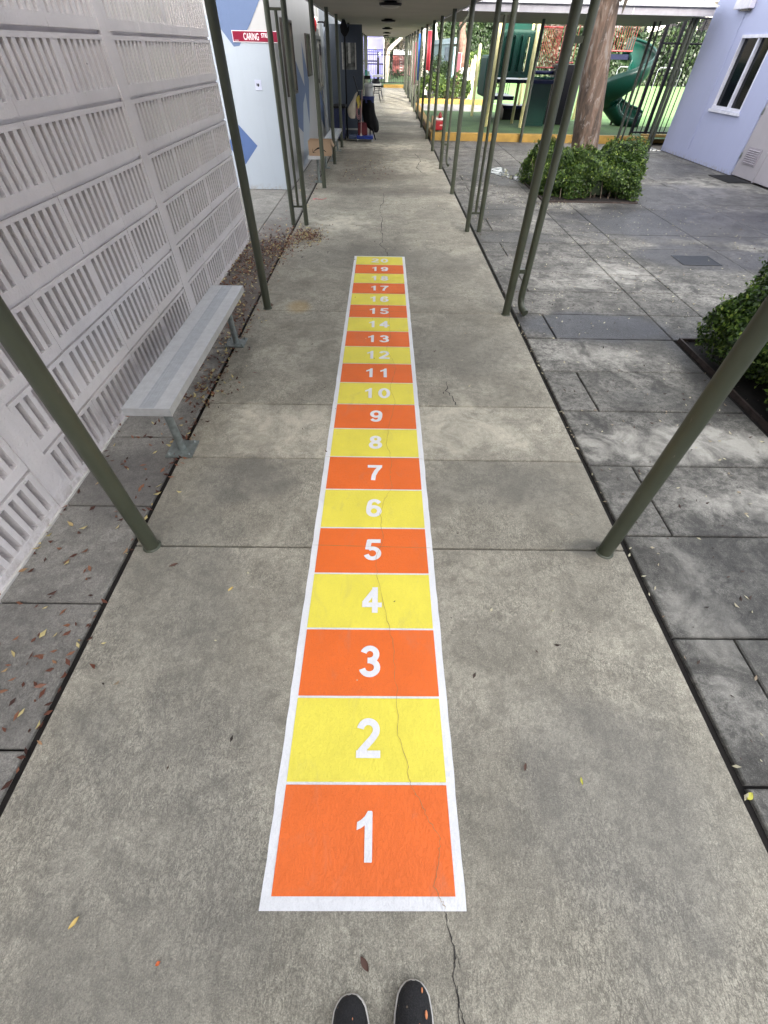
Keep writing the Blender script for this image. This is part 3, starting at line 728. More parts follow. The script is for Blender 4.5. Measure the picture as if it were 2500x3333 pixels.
def board(y0, y1, z0, z1, label, name='notice_board', col=(.06, .055, .05)):
    t = thing(name, label, 'notice board', (-1.70, (y0+y1)/2, z0)); x = -1.694
    f = MB(); fr = .035
    f.box(x, x+.035, y0, y1, z0, z0+fr).box(x, x+.035, y0, y1, z1-fr, z1).box(x, x+.035, y0, y0+fr, z0+fr+.0005, z1-fr-.0005).box(x, x+.035, y1-fr, y1, z0+fr+.0005, z1-fr-.0005)
    f.build('frame', simple('board_frame', (.035, .03, .028), .5), t)
    MB().box(x, x+.012, y0+fr+.0005, y1-fr-.0005, z0+fr+.0005, z1-fr-.0005).build('panel', simple('board_panel', col, .4, .7, 7), t)
board(10.54, 11.66, 1.20, 2.12, 'large dark framed notice board on the white side wall behind the paired posts', col=(.07, .05, .05))
board(13.55, 14.25, 1.36, 2.0, 'small dark framed board on the white side wall past the blue star points', col=(.05, .05, .045))
t = thing('alarm_bell', 'round red alarm bell high on the white wall under the roof gap', 'alarm bell', (-1.69, 15.2, 2.15))
mm = MB()
prof = [(.0, .075), (.05, .072), (.09, .05), (.105, .02), (.105, 0)]
n = 20; vs = []
for r, d in prof:
    for k in range(n): vs.append((-1.695+d+.03, 15.2+r*math.cos(2*math.pi*k/n)*1.15, 2.16+r*math.sin(2*math.pi*k/n)*1.15))
mm.add(vs, [(i*n+k, i*n+(k+1) % n, (i+1)*n+(k+1) % n, (i+1)*n+k) for i in range(len(prof)-1) for k in range(n)], 0, True)
mm.build('gong', simple('bell_red', (.40, .012, .02), .35), t); MB().box(-1.697, -1.664, 15.13, 15.27, 2.09, 2.23).build('back_box', M_BLACKM, t)
t = thing('wall_lamp', 'unlit twin-head security light on the white wall next to the red bell', 'wall lamp', (-1.69, 15.9, 2.2))
MB().box(-1.697, -1.64, 15.8, 16.1, 2.10, 2.30).build('housing', simple('lamp_white', (.7, .7, .7), .4), t, bevel=.01)
MB().tube([(-1.64, 15.95, 2.22), (-1.50, 15.9, 2.22), (-1.46, 15.88, 2.20)], .016, 8).build('arm', M_BLACKM, t)
MB().lathe((-1.44, 15.88, 2.14), [(.03, .10), (.05, .06), (.055, 0)], 14).build('lamp_head', M_BLACKM, t)
t = thing('cable_conduit', 'thin conduit with a small dark switch box running down the white wall', 'conduit', (-1.69, 16.4, 1.8))
MB().tube([(-1.69, 16.3, 2.6), (-1.69, 16.3, 2.15), (-1.69, 16.42, 2.0), (-1.69, 16.42, 1.86)], .010, 8).build('pipe', M_FRAMEG, t)
MB().box(-1.697, -1.655, 16.36, 16.48, 1.66, 1.86).build('switch_box', M_BLACKM, t)

# blue-grey door standing open across the strip
M_BDOOR = simple('slate_blue_door_paint', (.055, .072, .10), .5, .06, 3)
t = thing('blue_door', 'slate blue door with a wide window standing open beside the cleaning cart', 'door', (-1.05, 16.92, 0))
wx0, wx1, wz0, wz1 = -1.14, -.74, 1.40, 1.90
m = MB(); ya, yb = 16.90, 16.945
m.box(-1.62, wx0, ya, yb, .02, 2.22).box(wx1, -.575, ya, yb, .02, 2.22).box(wx0+.0005, wx1-.0005, ya, yb, .02, wz0).box(wx0+.0005, wx1-.0005, ya, yb, wz1, 2.22)
m.build('leaf', M_BDOOR, t)
MB().box(wx0+.001, wx1-.001, ya+.015, ya+.022, wz0+.001, wz1-.001).build('pane', simple('wired_glass', (.15, .16, .15), .15, .6, 9), t)
mm = MB()
for xx in (-1.12, -.765): mm.box(xx-.014, xx+.014, ya+.004, ya+.012, wz0+.002, wz1-.002)
mm.box(-.965, -.90, ya+.004, ya+.012, wz0+.12, wz1-.002)
mm.build('window_bar', simple('pale_blind', (.50, .50, .47), .5, .3, 40), t)
MB().box(-1.60, -.60, ya-.006, ya-.001, .16, .20).build('kick_strip', simple('kick_white', (.4, .42, .4), .4), t)
MB().tube([(-.63, ya-.002, 1.0), (-.63, ya-.06, 1.0), (-.72, ya-.065, 1.0)], .01, 8).build('handle', M_GALV, t)
# building beyond the door (shadowed porch wall with windows)
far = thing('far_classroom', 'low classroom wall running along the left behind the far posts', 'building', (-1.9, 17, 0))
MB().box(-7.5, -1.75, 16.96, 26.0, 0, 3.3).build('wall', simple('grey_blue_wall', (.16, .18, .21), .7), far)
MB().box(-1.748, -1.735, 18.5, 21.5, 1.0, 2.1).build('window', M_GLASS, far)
t = thing('white_fixture', 'small square lamp box hanging under the ceiling edge beyond the blue door', 'lamp', (-.62, 22, 2.2))
MB().box(-1.02, -.86, 19.3, 19.45, 2.08, 2.26).build('housing', simple('fix_grey', (.2, .19, .18), .5), t, bevel=.01)
MB().box(-.99, -.89, 19.29, 19.299, 2.12, 2.21).build('lens', simple('fix_white', (.55, .55, .5), .4), t)

# ---------------------------------------------------------------- cleaning gear beside the door
M_NAVY = simple('navy_plastic', (.012, .018, .055), .4, .2); M_BLUEP = simple('royal_blue_plastic', (.012, .035, .24), .35, .15)
M_BAG = simple('black_bag_plastic', (.003, .003, .004), .65, .3, 8, .5, 18)
M_CREAM = simple('cream_cloth', (.42, .38, .31), .85, .15, 10, .4, 30)
t = thing('wheeled_bin', 'tall navy wheeled bin with a black lid standing by the white wall', 'bin', (-1.22, 16.2, 0))
m = MB().add([(-1.40, 16.0, .06), (-1.09, 16.0, .06), (-1.09, 16.4, .06), (-1.40, 16.4, .06), (-1.43, 15.95, .69), (-1.05, 15.95, .69), (-1.05, 16.45, .69), (-1.43, 16.45, .69)], [(0, 3, 2, 1), (4, 5, 6, 7), (0, 1, 5, 4), (1, 2, 6, 5), (2, 3, 7, 6), (3, 0, 4, 7)])
m.build('bin_body', M_NAVY, t, bevel=.015)
MB().box(-1.45, -1.03, 15.92, 16.47, .692, .745).build('lid', M_BLACK, t, bevel=.012)
for xx in (-1.40, -1.10): MB().tube([(xx-.02, 16.36, .06), (xx+.02, 16.36, .06)], .06, 16).build('wheel', M_BLACK, t)
t = thing('upturned_broom', 'black push broom standing upside down with its head near the ceiling', 'broom', (-1.03, 16.62, 0))
MB().tube([(-1.05, 16.62, .01), (-1.02, 16.62, 2.08)], .022, 12).build('handle', M_BLACK, t)
m = MB().plate([(-1.04, 1.99), (-.985, 2.0), (-.90, 2.10), (-.885, 2.22), (-.94, 2.15), (-1.0, 2.29), (-1.07, 2.29), (-1.14, 2.17), (-1.12, 2.07)], 'Y', 16.59, 16.66)
m.build('broom_head', M_BLACK, t, bevel=.01)
t = thing('leaning_pole', 'thin grey pole leaning against the white wall beside the far bench', 'pole', (-1.33, 14.3, 0))
MB().tube([(-1.30, 14.6, .01), (-1.40, 14.4, .6), (-1.52, 14.2, 1.25)], .011, 8).build('shaft', M_FRAMEG, t)
MB().lathe((-1.517, 14.2, 1.24), [(.013, 0), (.014, .05), (.008, .07)], 8).build('grip', M_BLACK, t)

cart = thing('cleaning_cart', 'cleaning cart with a blue wheeled base and a black bag hanging from its frame', 'cart', (-.5, 16.2, 0))
MB().box(-.75, -.27, 15.98, 16.42, .055, .135).build('base', M_BLUEP, cart, bevel=.02)
MB().box(-.97, -.76, 16.02, 16.36, .05, .13).build('side_platform', simple('dull_blue_plastic', (.05, .075, .14), .5), cart, bevel=.015)
for x_ in (-.72, -.30):
    for y_ in (16.02, 16.38): MB().tube([(x_-.012, y_, .028), (x_+.012, y_, .028)], .028, 14).build('wheel', simple('caster_grey', (.5, .5, .48), .5), cart)
m = MB()
for x_, y_ in ((-.70, 16.06), (-.70, 16.36), (-.36, 16.06), (-.36, 16.36)): m.tube([(x_, y_, .135), (x_, y_, .86)], .013, 8)
m.tube([(-.70, 16.06, .86), (-.36, 16.06, .86), (-.36, 16.36, .86), (-.70, 16.36, .86), (-.70, 16.06, .86)], .013, 8)
m.build('frame', M_BLACKM, cart)
MB().box(-.70, -.44, 16.04, 16.3, .137, .40).build('lower_bucket', simple('dark_red_plastic', (.09, .008, .015), .45), cart, bevel=.01)
def blobmesh(pts, n=18, seed=1, amp=.1):
    """pts: list of (cx,cy,z,rx,ry) rings with a crumpled outline"""
    R = random.Random(seed); ph = [R.uniform(0, 6.28) for _ in range(6)]
    m = MB(); vs = []
    for i, (cx, cy, z, rx, ry) in enumerate(pts):
        for k in range(n):
            a = 2*math.pi*k/n; q = 1+amp*(math.sin(3*a+ph[0]+i*.5)+.6*math.sin(7*a+ph[1]-i*.8)+.5*math.sin(5*a+ph[2]+i*1.7))/2
            vs.append((cx+rx*q*math.cos(a), cy+ry*q*math.sin(a), z))
    N = len(pts)
    m.add(vs, [(i*n+k, i*n+(k+1) % n, (i+1)*n+(k+1) % n, (i+1)*n+k) for i in range(N-1) for k in range(n)], 0, True)
    m.add(vs[:n], [tuple(range(n))[::-1]], 0, True); m.add(vs[-n:], [tuple(range(n))], 0, True)
    return m
blobmesh([(-.20, 16.1, .20, .05, .06), (-.24, 16.12, .25, .12, .11), (-.31, 16.15, .33, .19, .15), (-.34, 16.17, .42, .20, .16), (-.37, 16.18, .52, .19, .16), (-.40, 16.18, .64, .185, .16), (-.41, 16.18, .76, .18, .16), (-.42, 16.18, .86, .175, .16)], 36, 3, .16).build('bin_bag', M_BAG, cart)
blobmesh([(-.40, 16.18, .80, .16, .155), (-.40, 16.18, .88, .165, .16), (-.40, 16.18, .93, .17, .165)], 24, 5, .05).build('bag_liner', simple('blue_liner', (.012, .02, .11), .35), cart)
MB().tube([(-.28, 15.99, .26), (-.22, 15.95, .10), (-.20, 15.94, .055)], .02, 8).build('foot_strut', M_BLACK, cart)
m = MB()
for k, rr_ in enumerate((.055, .075, .095)):
    m.tube([(-.69+rr_*.7*math.cos(a*.3)+.02, 15.99-.01*k, .62+rr_*1.5*math.sin(a*.3)) for a in range(22)], .007, 6)
m.build('hose_coil', simple('pink_hose', (.40, .20, .22), .5), cart)
t = thing('white_bucket', 'white plastic bucket upside down on top of the cleaning cart', 'bucket', (-.39, 16.2, .93))
MB().lathe((-.385, 16.2, .93), [(.10, 0), (.112, .12), (.122, .20), (.126, .21), (.126, .235), (.11, .245)], 24).build('pail', simple('bucket_white', (.52, .54, .55), .4), t)
MB().tube([(-.385+.118*math.cos(a*.35), 16.08-.01, 1.12-.03*math.sin(a*.35)) for a in range(10)], .004, 6).build('wire_handle', M_GALV, t)
t = thing('laundry_bag', 'cream cloth bag hanging from the left side of the cleaning cart', 'bag', (-.86, 16.0, .5))
blobmesh([(-.84, 16.0, .49, .06, .05), (-.86, 16.0, .53, .09, .07), (-.86, 16.0, .60, .115, .09), (-.86, 16.0, .68, .115, .09), (-.83, 16.0, .76, .085, .07), (-.78, 16.01, .86, .05, .045), (-.73, 16.03, .97, .03, .03), (-.70, 16.05, 1.01, .015, .02)], 22, 9, .10).build('cloth', M_CREAM, t)
t = thing('mop', 'mop with a pale pink handle standing in the cleaning cart base', 'mop', (-.60, 15.96, .14))
MB().tube([(-.615, 15.95, .16), (-.60, 15.95, .5), (-.565, 15.97, 1.06)], .010, 8).build('handle', simple('mop_pink', (.48, .33, .30), .5), t)
MB().lathe((-.615, 15.95, .135), [(.035, 0), (.03, .02), (.012, .05)], 10).build('socket', simple('mop_white', (.5, .48, .45), .5), t)
t = thing('black_broom', 'broom with a black handle leaning left out of the cleaning cart', 'broom', (-.62, 16.02, .2))
MB().tube([(-.60, 16.03, .72), (-.64, 16.03, .9), (-.79, 16.02, 1.31)], .012, 8).build('handle', M_BLACK, t)
MB().tube([(-.66, 16.0, .95), (-.60, 16.0, .74), (-.595, 16.0, .70)], .012, 8).build('yellow_sleeve', simple('sleeve_yellow', (.55, .42, .03), .5), t)
t = thing('yellow_duster', 'crumpled yellow duster hanging on the cleaning cart', 'duster', (-.68, 15.98, .8))
blobmesh([(-.68, 15.97, .70, .02, .02), (-.67, 15.97, .78, .035, .02), (-.70, 15.97, .86, .04, .02), (-.68, 15.97, .93, .02, .015)], 12, 4, .3).build('cloth', simple('duster_yellow', (.50, .40, .08), .8), t)

# folding tables farther on
M_TABLE = simple('table_white', (.62, .62, .60), .45)
def ftable(x0, x1, y0, y1, h, label, z2=None):
    t = thing('folding_table', label, 'table', ((x0+x1)/2, y0, 0), 'folding tables near the far end')
    MB().box(x0, x1, y0, y1, h-.045, h).build('tabletop', M_TABLE, t, bevel=.012)
    for y_ in (y0+.2, y1-.2):
        MB().tube([(x0+.10, y_, h-.045), (x0+.12, y_, .3), (x0+.05, y_, 0)], .014, 8).tube([(x1-.10, y_, h-.045), (x1-.12, y_, .3), (x1-.04, y_, 0)], .014, 8).tube([(x0+.12, y_, .32), (x1-.12, y_, .32)], .012, 8).build('leg', M_BLACKM, t)
ftable(-.62, -.02, 31.2, 33.0, .86, 'white folding table farther back, with a bag-covered shelf in front of it')
ftable(-.66, -.12, 29.0, 30.4, .64, 'lower white folding table in front, nearest the wheeled frame')
t = thing('black_duffel', 'black soft bag lying on the lower folding table', 'bag', (-.4, 29.6, .64))
blobmesh([(-.40, 29.7, .641, .20, .25), (-.40, 29.7, .70, .22, .27), (-.42, 29.7, .77, .17, .22), (-.44, 29.7, .81, .07, .1)], 16, 8, .08).build('bag_body', M_BLACK, t)
t = thing('soap_dispenser', 'teal and white cleaning bottle carton on a dark ledge between far left posts', 'bottle box', (-.65, 24, 1.05))
MB().box(-.74, -.66, 24, 24.2, 1.075, 1.24).build('teal_bottle', simple('teal', (.05, .28, .24), .4), t, bevel=.01)
MB().box(-.655, -.56, 24, 24.2, 1.075, 1.20).build('white_bottle', simple('mintwhite', (.6, .8, .74), .4), t, bevel=.01)
t = thing('dark_trolley', 'dark utility trolley holding the teal bottles', 'trolley', (-.65, 24, 0))
MB().box(-.78, -.52, 23.9, 24.35, .98, 1.072).build('tray', M_BLACK, t)
m = MB()
for x_, y_ in ((-.76, 23.93), (-.54, 23.93), (-.76, 24.32), (-.54, 24.32)): m.tube([(x_, y_, 0), (x_, y_, .98)], .012, 8)
m.build('legs', M_BLACKM, t)

# ---------------------------------------------------------------- far end: curb, fence, trees, container, lavender building
def curb(name, x0, x1, y0, y1, h, label, grp='yellow painted curbs'):
    o = MB().box(x0, x1, y0, y1, -.02, h).build(name, M_YCURB, bevel=.02); return tag(o, label, 'curb', grp)
curb('yellow_curb', -.03, 1.40, 41.05, 41.25, .165, 'short yellow curb closing the far end of the walkway')
tag(MB().quad((-8, 41.25, .10), (3.5, 41.25, .10), (3.5, 60, .16), (-8, 60, .16)).build('lawn', M_GRASS), kind='structure')
def barfence(x0, y0, x1, y1, z0, z1, rails, pitch, label, name='metal_fence', r=.011, posts=None):
    t = thing(name, label, 'fence', (x0, y0, 0))
    L_ = math.hypot(x1-x0, y1-y0); n = int(L_/pitch); m = MB()
    for i in range(n+1):
        u = i/n; x = x0+(x1-x0)*u; y = y0+(y1-y0)*u; m.box(x-r, x+r, y-r, y+r, z0, z1)
    m.build('bars', M_BLACKM, t)
    for z in rails: MB().tube([(x0, y0, z), (x1, y1, z)], .022, 6).build('rail', M_BLACKM, t)
    for u in (posts or (0, 1)): MB().box(x0+(x1-x0)*u-.04, x0+(x1-x0)*u+.04, y0+(y1-y0)*u-.04, y0+(y1-y0)*u+.04, 0, z1+.06).build('fence_post', M_BLACKM, t)
barfence(-2.6, 43.5, 3.2, 43.5, .12, 1.76, (1.74, 1.51, .16), .13, 'black bar fence closing the lawn at the far end of the walkway', posts=(0, .45, 1))
t = thing('lavender_building', 'lavender two-storey building seen past the far left end of the walkway', 'building', (-2.5, 50, 0))
MB().box(-9, -.07, 50, 58, 0, 4.6).build('wall', M_LAV2, t)
MB().box(-.82, -.60, 49.96, 49.995, 1.72, 1.90).build('vent', M_FRAMEG, t)
MB().box(-.46, -.26, 49.96, 49.995, 1.42, 1.57).build('notice', simple('paper', (.75, .85, .85), .7), t)
MB().box(-.09, -.02, 49.9, 49.99, 0, 4.6).build('corner_trim', simple('trim_white', (.75, .75, .78), .5), t)
t = thing('stair_railing', 'black stair landing and railing in front of the lavender building', 'railing', (-.6, 46, 0))
MB().box(-2.2, -.44, 46.2, 47.4, 1.12, 1.20).box(-2.2, -.05, 46.1, 46.2, .98, 1.06).build('landing', M_BLACKM, t)
m = MB()
for i in range(14): m.box(-2.1+.12*i-.01, -2.1+.12*i+.01, 46.19, 46.21, 1.2, 1.62)
for i in range(16): m.box(-2.1+.13*i-.01, -2.1+.13*i+.01, 46.12, 46.14, .1, .98)
m.build('bars', M_BLACKM, t)
MB().tube([(-2.2, 46.2, 1.63), (-.44, 46.2, 1.63)], .02, 6).build('rail', M_BLACKM, t)
MB().box(-.50, -.42, 46.1, 46.2, 0, 1.66).box(-.56, -.36, 46.12, 46.3, 0, 1.35).build('newel', M_BLACKM, t)
t = thing('shipping_container', 'rusty red shipping container parked behind the far fence', 'container', (1.4, 55, 0))
m = MB(); x = .78
while x < 3.2: m.box(x, x+.07, 54.96, 55.0, .2, 1.42, 0); m.box(x+.07, x+.14, 54.985, 55.02, .2, 1.42, 0); x += .14
m.box(.78, 3.2, 55.02, 60, .2, 1.42)
m.build('container_body', simple('container_red', (.15, .03, .025), .6, .35, 3), t)
MB().box(1.32, 3.2, 54.93, 54.955, .22, 1.40).build('container_door', simple('container_door_brown', (.13, .06, .055), .6, .4, 5), t)
m = MB()
for i in range(5): m.box(1.42, 1.62, 54.92, 54.928, .5+.17*i, .53+.17*i)
m.build('markings', simple('stencil_white', (.5, .48, .45), .6), t)
t = thing('white_awning', 'white corrugated awning above the red container', 'awning', (1.3, 53.5, 1.6))
m = MB(); x = .80
while x < 3.0: m.box(x, x+.1, 53.4, 53.45, 1.45, 1.76); m.box(x+.1, x+.16, 53.42, 53.47, 1.45, 1.76); x += .16
m.build('sheet', simple('awning_white', (.62, .65, .66), .5, .2, 6), t)

def crown_pts(c, r, n, seed, clumps=26, flat=1.0):
    rg = np.random.default_rng(seed); P = []; Nn = []; T = []
    c = np.array(c); r = np.array(r)
    d = rg.normal(size=(clumps, 3)); d /= np.linalg.norm(d, axis=1)[:, None]
    cc = c + d*r*rg.uniform(.25, .85, (clumps, 1)); cr = rg.uniform(.22, .42, clumps)*r.min()
    for k in range(clumps):
        m_ = n//clumps; q = rg.normal(size=(m_, 3)); q /= np.linalg.norm(q, axis=1)[:, None]
        p = cc[k] + q*cr[k]*rg.uniform(.55, 1.08, (m_, 1))*np.array([1, 1, flat])
        P.append(p); Nn.append(q + rg.normal(size=(m_, 3))*.6 + np.array([0, 0, .4])); T.append(np.clip(rg.normal(.45, .22, m_) + rg.uniform(-.12, .12), 0, 1))
    return np.concatenate(P), np.concatenate(Nn), np.concatenate(T)
M_BARKP = simple('pale_bark', (.52, .48, .40), .8, .25, 6, .4, 25)
M_BARKD = simple('dark_bark', (.10, .08, .06), .9, .3, 8, .5, 25)
def tree(x, y, h, r, seed, label, n=5000, leaf=.16, mat=None, bark=None, lean=(0, 0), z0=0, trunk_r=.16, name='tree', grp=None, trunkfrac=.75, clumps=30):
    t = thing(name, label, 'tree', (x, y, z0), grp); R = random.Random(seed)
    cz = z0+h-r[2]*.8; m = MB()
    top = Vector((x+lean[0], y+lean[1], z0+h*trunkfrac))
    base = Vector((x, y, z0-.02)); mid = base.lerp(top, .5) + Vector((R.uniform(-.1, .1), R.uniform(-.1, .1), 0))
    m.tube([base, base.lerp(mid, .5), mid, mid.lerp(top, .5), top], [trunk_r, trunk_r*.85, trunk_r*.75, trunk_r*.6, trunk_r*.35], 12)
    for i in range(7):
        a = R.uniform(0, 6.28); s = mid.lerp(top, R.uniform(0, .9)); e = Vector((x+lean[0]+math.cos(a)*r[0]*.7, y+lean[1]+math.sin(a)*r[1]*.7, cz+R.uniform(-.2, .6)*r[2]))
        m.tube([s, s.lerp(e, .5)+Vector((0, 0, R.uniform(0, .3))), e], [trunk_r*.4, trunk_r*.25, trunk_r*.06], 7)
    m.build('trunk', bark or M_BARKD, t)
    P, Nn, T = crown_pts((x+lean[0], y+lean[1], cz), r, n, seed, clumps)
    leaf_object('crown', mat or M_TREEL, P, Nn, leaf*RNG.uniform(.6, 1.2, len(P)), .55, T, 0, t)
    return t
# far leaning pale tree
t = thing('leaning_tree', 'pale smooth-barked tree leaning right behind the far fence', 'tree', (.22, 45.6, .1))
MB().tube([(.20, 45.6, .08), (.21, 45.6, .8), (.24, 45.6, 1.45), (.32, 45.6, 1.70), (.62, 45.6, 1.95), (1.1, 45.6, 2.25), (1.8, 45.6, 2.9)], [.13, .12, .13, .13, .12, .10, .07], 12).tube([(.26, 45.62, .08), (.34, 45.62, .9), (.36, 45.62, 1.55)], [.06, .05, .05], 8).build('trunk', M_BARKP, t)
P, Nn, T = crown_pts((1.6, 45.8, 4.2), (2.2, 1.6, 1.7), 3500, 21, 24)
leaf_object('crown', M_DRYL, P, Nn, .14, .5, T, 0, t)
tree(.95, 61, 3.6, (2.6, 1.5, 1.3), 31, 'dark green tree rising above the container behind the far fence', 4500, .17, M_TREEL, grp='trees behind the far fence')
tree(.18, 57, 2.6, (.45, .5, .9), 32, 'small pale green tree beside the lavender building corner', 1500, .09, M_DRYL, grp='trees behind the far fence')
tree(.50, 49, 1.9, (.22, .3, .85), 33, 'slim dark tree behind the leaning pale trunk', 1800, .08, M_TREEL, trunk_r=.05, grp='trees behind the far fence')
tree(1.1, 50, .65, (.9, .4, .3), 34, 'low dark shrub in front of the red container', 1500, .07, M_TREEL, trunk_r=.04, name='shrub', grp='trees behind the far fence')

# coloured awning cloths hanging beside the far right posts
def banner(x, y, w_, z0, z1, col, label, rz=.0):
    m = MB(); n = 10; vs = []
    for i in range(n+1):
        u = i/n; yy_ = y + .10*math.sin(u*6.2)*.3
        vs += [(x+w_*u, yy_, z0), (x+w_*u, yy_+.01, z1)]
    m.add(vs, [(2*i, 2*i+2, 2*i+3, 2*i+1) for i in range(n)], 0, True)
    t = thing('hanging_banner', label, 'banner', (x, y, 0), 'coloured banners by the far right posts')
    o = m.build('cloth', simple('banner_cloth', col, .6, .15, 4), t)
    sm = o.modifiers.new('solid', 'SOLIDIFY'); sm.thickness = .008
    MB().tube([(x, y, z1+.01), (x+w_, y, z1+.01)], .012, 8).tube([(x-.02, y, 0), (x-.02, y, z1+.03)], .018, 8).build('pole', M_FRAMEG, t)
banner(1.50, 28.2, .20, .83, 2.28, (.018, .08, .32), 'blue banner hanging on a pole beside the far right posts')
banner(1.86, 26.9, .18, 1.18, 2.34, (.20, .010, .02), 'bright red banner hanging nearest on the far right side')
banner(1.48, 31.5, .16, .55, 2.05, (.13, .02, .035), 'dark red banner hanging behind the blue one')

# ---------------------------------------------------------------- playground
TZ = .12
curb('yellow_curb', 1.44, 7.96, 16.60, 16.76, .18, 'long yellow curb along the front of the playground')
curb('yellow_curb', 1.44, 1.62, 16.765, 26.9, .165, 'yellow curb running away beside the right-hand roof posts')
curb('yellow_curb', 1.66, 4.75, 27.0, 27.2, .30, 'yellow curb at the back edge, in front of the low hedge')
tag(MB().quad((1.60, 16.7, TZ), (16, 16.7, TZ), (16, 23.9, TZ), (1.60, 23.9, TZ)).build('playground_turf', M_TURF), kind='structure')
pathm = concrete('path_concrete', (.27, .265, .25), (.38, .37, .35)).mat
slab_sheet('path', [(1.60, 4.5, 23.9, 27.0)], pathm, z=TZ+.01, th=.2)
tag(MB().quad((4.5, 23.9, TZ+.004), (40, 20.2, TZ+.004), (40, 47.5, TZ+.004), (4.5, 47.5, TZ+.004)).quad((7.9, 20.0, TZ+.004), (40, 17.5, TZ+.004), (40, 20.2, TZ+.004), (4.5, 23.9, TZ+.004)).build('play_court', M_COURTG), kind='structure')
tag(MB().quad((1.6, 27.2, TZ), (4.5, 27.2, TZ), (4.5, 47.5, TZ), (1.6, 47.5, TZ)).build('planting_bed', M_GROUND), kind='structure')
tag(MB().prism([(4.9, 28.2), (5.0, 28.2), (8.2, 24.4), (8.1, 24.4)], TZ+.006, TZ+.010).build('court_marking', M_PWHITE), kind='structure')

M_GRN = simple('green_play_plastic', (.003, .045, .031), .34, .15, 2); M_GRN2 = simple('green_play_plastic_dark', (.003, .045, .032), .6, .12, 2)
M_YEL = simple('pale_yellow_steel', (.55, .51, .24), .4, .06); M_NAVYM = simple('navy_steel', (.008, .011, .035), .4, .15)
M_REDM = simple('dull_red_steel', (.17, .022, .02), .45, .12)
for _m in (M_GRN2, M_NAVYM, M_BAG): _m.node_tree.nodes['Principled BSDF'].inputs['Specular IOR Level'].default_value = .15
pg = thing('play_structure', 'playground climbing structure with green panels, pale yellow posts and red guard bars', 'play structure', (5.5, 19.5, TZ))
for (x, y, z1) in ((3.44, 18.86, 2.75), (4.56, 18.78, 2.75), (4.54, 20.0, 1.25), (3.42, 22.1, 1.95), (5.62, 18.95, 2.75), (6.05, 20.4, 2.9), (7.15, 20.3, 2.9), (7.2, 21.6, 2.9), (5.0, 21.4, 2.7)):
    MB().tube([(x, y, TZ), (x, y, z1), (x, y, z1+.03)], [.052, .052, .02], 16).build('post', M_YEL, pg)
def slotted(x0, x1, y, z0, z1, cols, zs0, zs1, sw, th=.05):
    m = MB(); e = [x0]
    for c_ in cols: e += [c_-sw/2, c_+sw/2]
    e.append(x1)
    m.box(x0, x1, y, y+th, z0, zs0).box(x0, x1, y, y+th, zs1, z1)
    for i in range(0, len(e), 2): m.box(e[i], e[i+1], y+.001, y+th-.001, zs0-.002, zs1+.002)
    for c_ in cols:   # raised lip round each slot
        pts = [(c_+(sw/2+.012)*math.cos(a), y-.008, zs0+(sw/2)*math.sin(a)) for a in np.linspace(math.pi, 2*math.pi, 7)] + [(c_+(sw/2+.012)*math.cos(a), y-.008, zs1+(sw/2)*math.sin(a)) for a in np.linspace(0, math.pi, 7)]
        m.tube(pts+[pts[0]], .012, 6)
    return m
slotted(3.50, 4.50, 18.80, 1.26, 2.24, (3.68, 3.90, 4.12, 4.34), 1.40, 2.10, .07).build('slotted_panel', M_GRN, pg)
MB().box(3.52, 4.25, 18.865, 18.88, 1.28, 2.22).build('panel_back', M_GRN2, pg)
MB().box(3.55, 4.40, 18.9, 18.95, 2.245, 2.36).build('roof_panel', M_GRN2, pg)
MB().box(3.46, 5.65, 18.90, 20.3, 1.14, 1.22).build('deck', M_NAVYM, pg)
m = MB().box(4.72, 5.42, 19.15, 19.19, TZ+.01, 1.24); m.box(4.80, 5.36, 19.135, 19.149, TZ+.08, 1.14)
m.build('lower_panel', M_GRN, pg, bevel=.01)
MB().box(4.70, 5.45, 19.13, 19.21, 1.242, 1.28).build('panel_ledge', M_GRN2, pg)
m = MB().box(3.46, 3.90, 20.4, 21.9, .72, 1.72)
m.build('climb_tunnel', M_GRN2, pg, bevel=.08)
MB().lathe((3.68, 20.39, 1.2), [(.001, 0), (.001, 0.001)], 8).tube([(3.68+.16*math.cos(a), 20.38, 1.22+.3*math.sin(a)) for a in np.linspace(0, 2*math.pi, 20)], .025, 6).build('tunnel_ring', M_GRN, pg)
MB().box(3.88, 4.60, 20.6, 22.2, .66, .76).build('step_platform', M_NAVYM, pg)
MB().box(4.35, 5.6, 21.0, 21.9, .42, .50).build('step_platform', M_NAVYM, pg)
MB().box(4.40, 5.6, 21.05, 21.85, TZ, .415).build('step_riser', M_BLACKM, pg)
m = MB()
for i in range(6): m.tube([(4.05+.075*i, 20.9, .80), (4.05+.075*i, 20.9, 1.16)], .009, 6)
m.build('rail_bars', M_BLACKM, pg)
MB().box(5.60, 6.4, 19.7, 20.2, TZ+.02, 1.55).build('dark_climb_wall', M_BLACKM, pg)
def arcbar(x0, x1, y, z, bulge, r=.02): return [(x0+(x1-x0)*u, y - bulge*math.sin(math.pi*u), z) for u in np.linspace(0, 1, 10)]
gd = MB()
for z_ in (1.47, 2.33): gd.tube(arcbar(4.95, 5.62, 20.0, z_, .18), .022, 8)
gd.tube(arcbar(5.62, 6.2, 20.0, 1.59, .05), .022, 8)
for i in range(14):
    u = i/13; gd.tube([(4.95+.67*u, 20.0-.18*math.sin(math.pi*u), 1.47), (4.95+.67*u, 20.0-.18*math.sin(math.pi*u), 2.33)], .009, 6)
for i in range(6): gd.tube([(5.70+.09*i, 20.0, 1.59), (5.70+.09*i, 20.0, 2.4)], .009, 6)
gd.build('guard_bars', M_REDM, pg)
MB().tube(arcbar(4.93, 5.62, 19.98, 1.36, .16), .045, 8).build('arched_beam', M_NAVYM, pg)
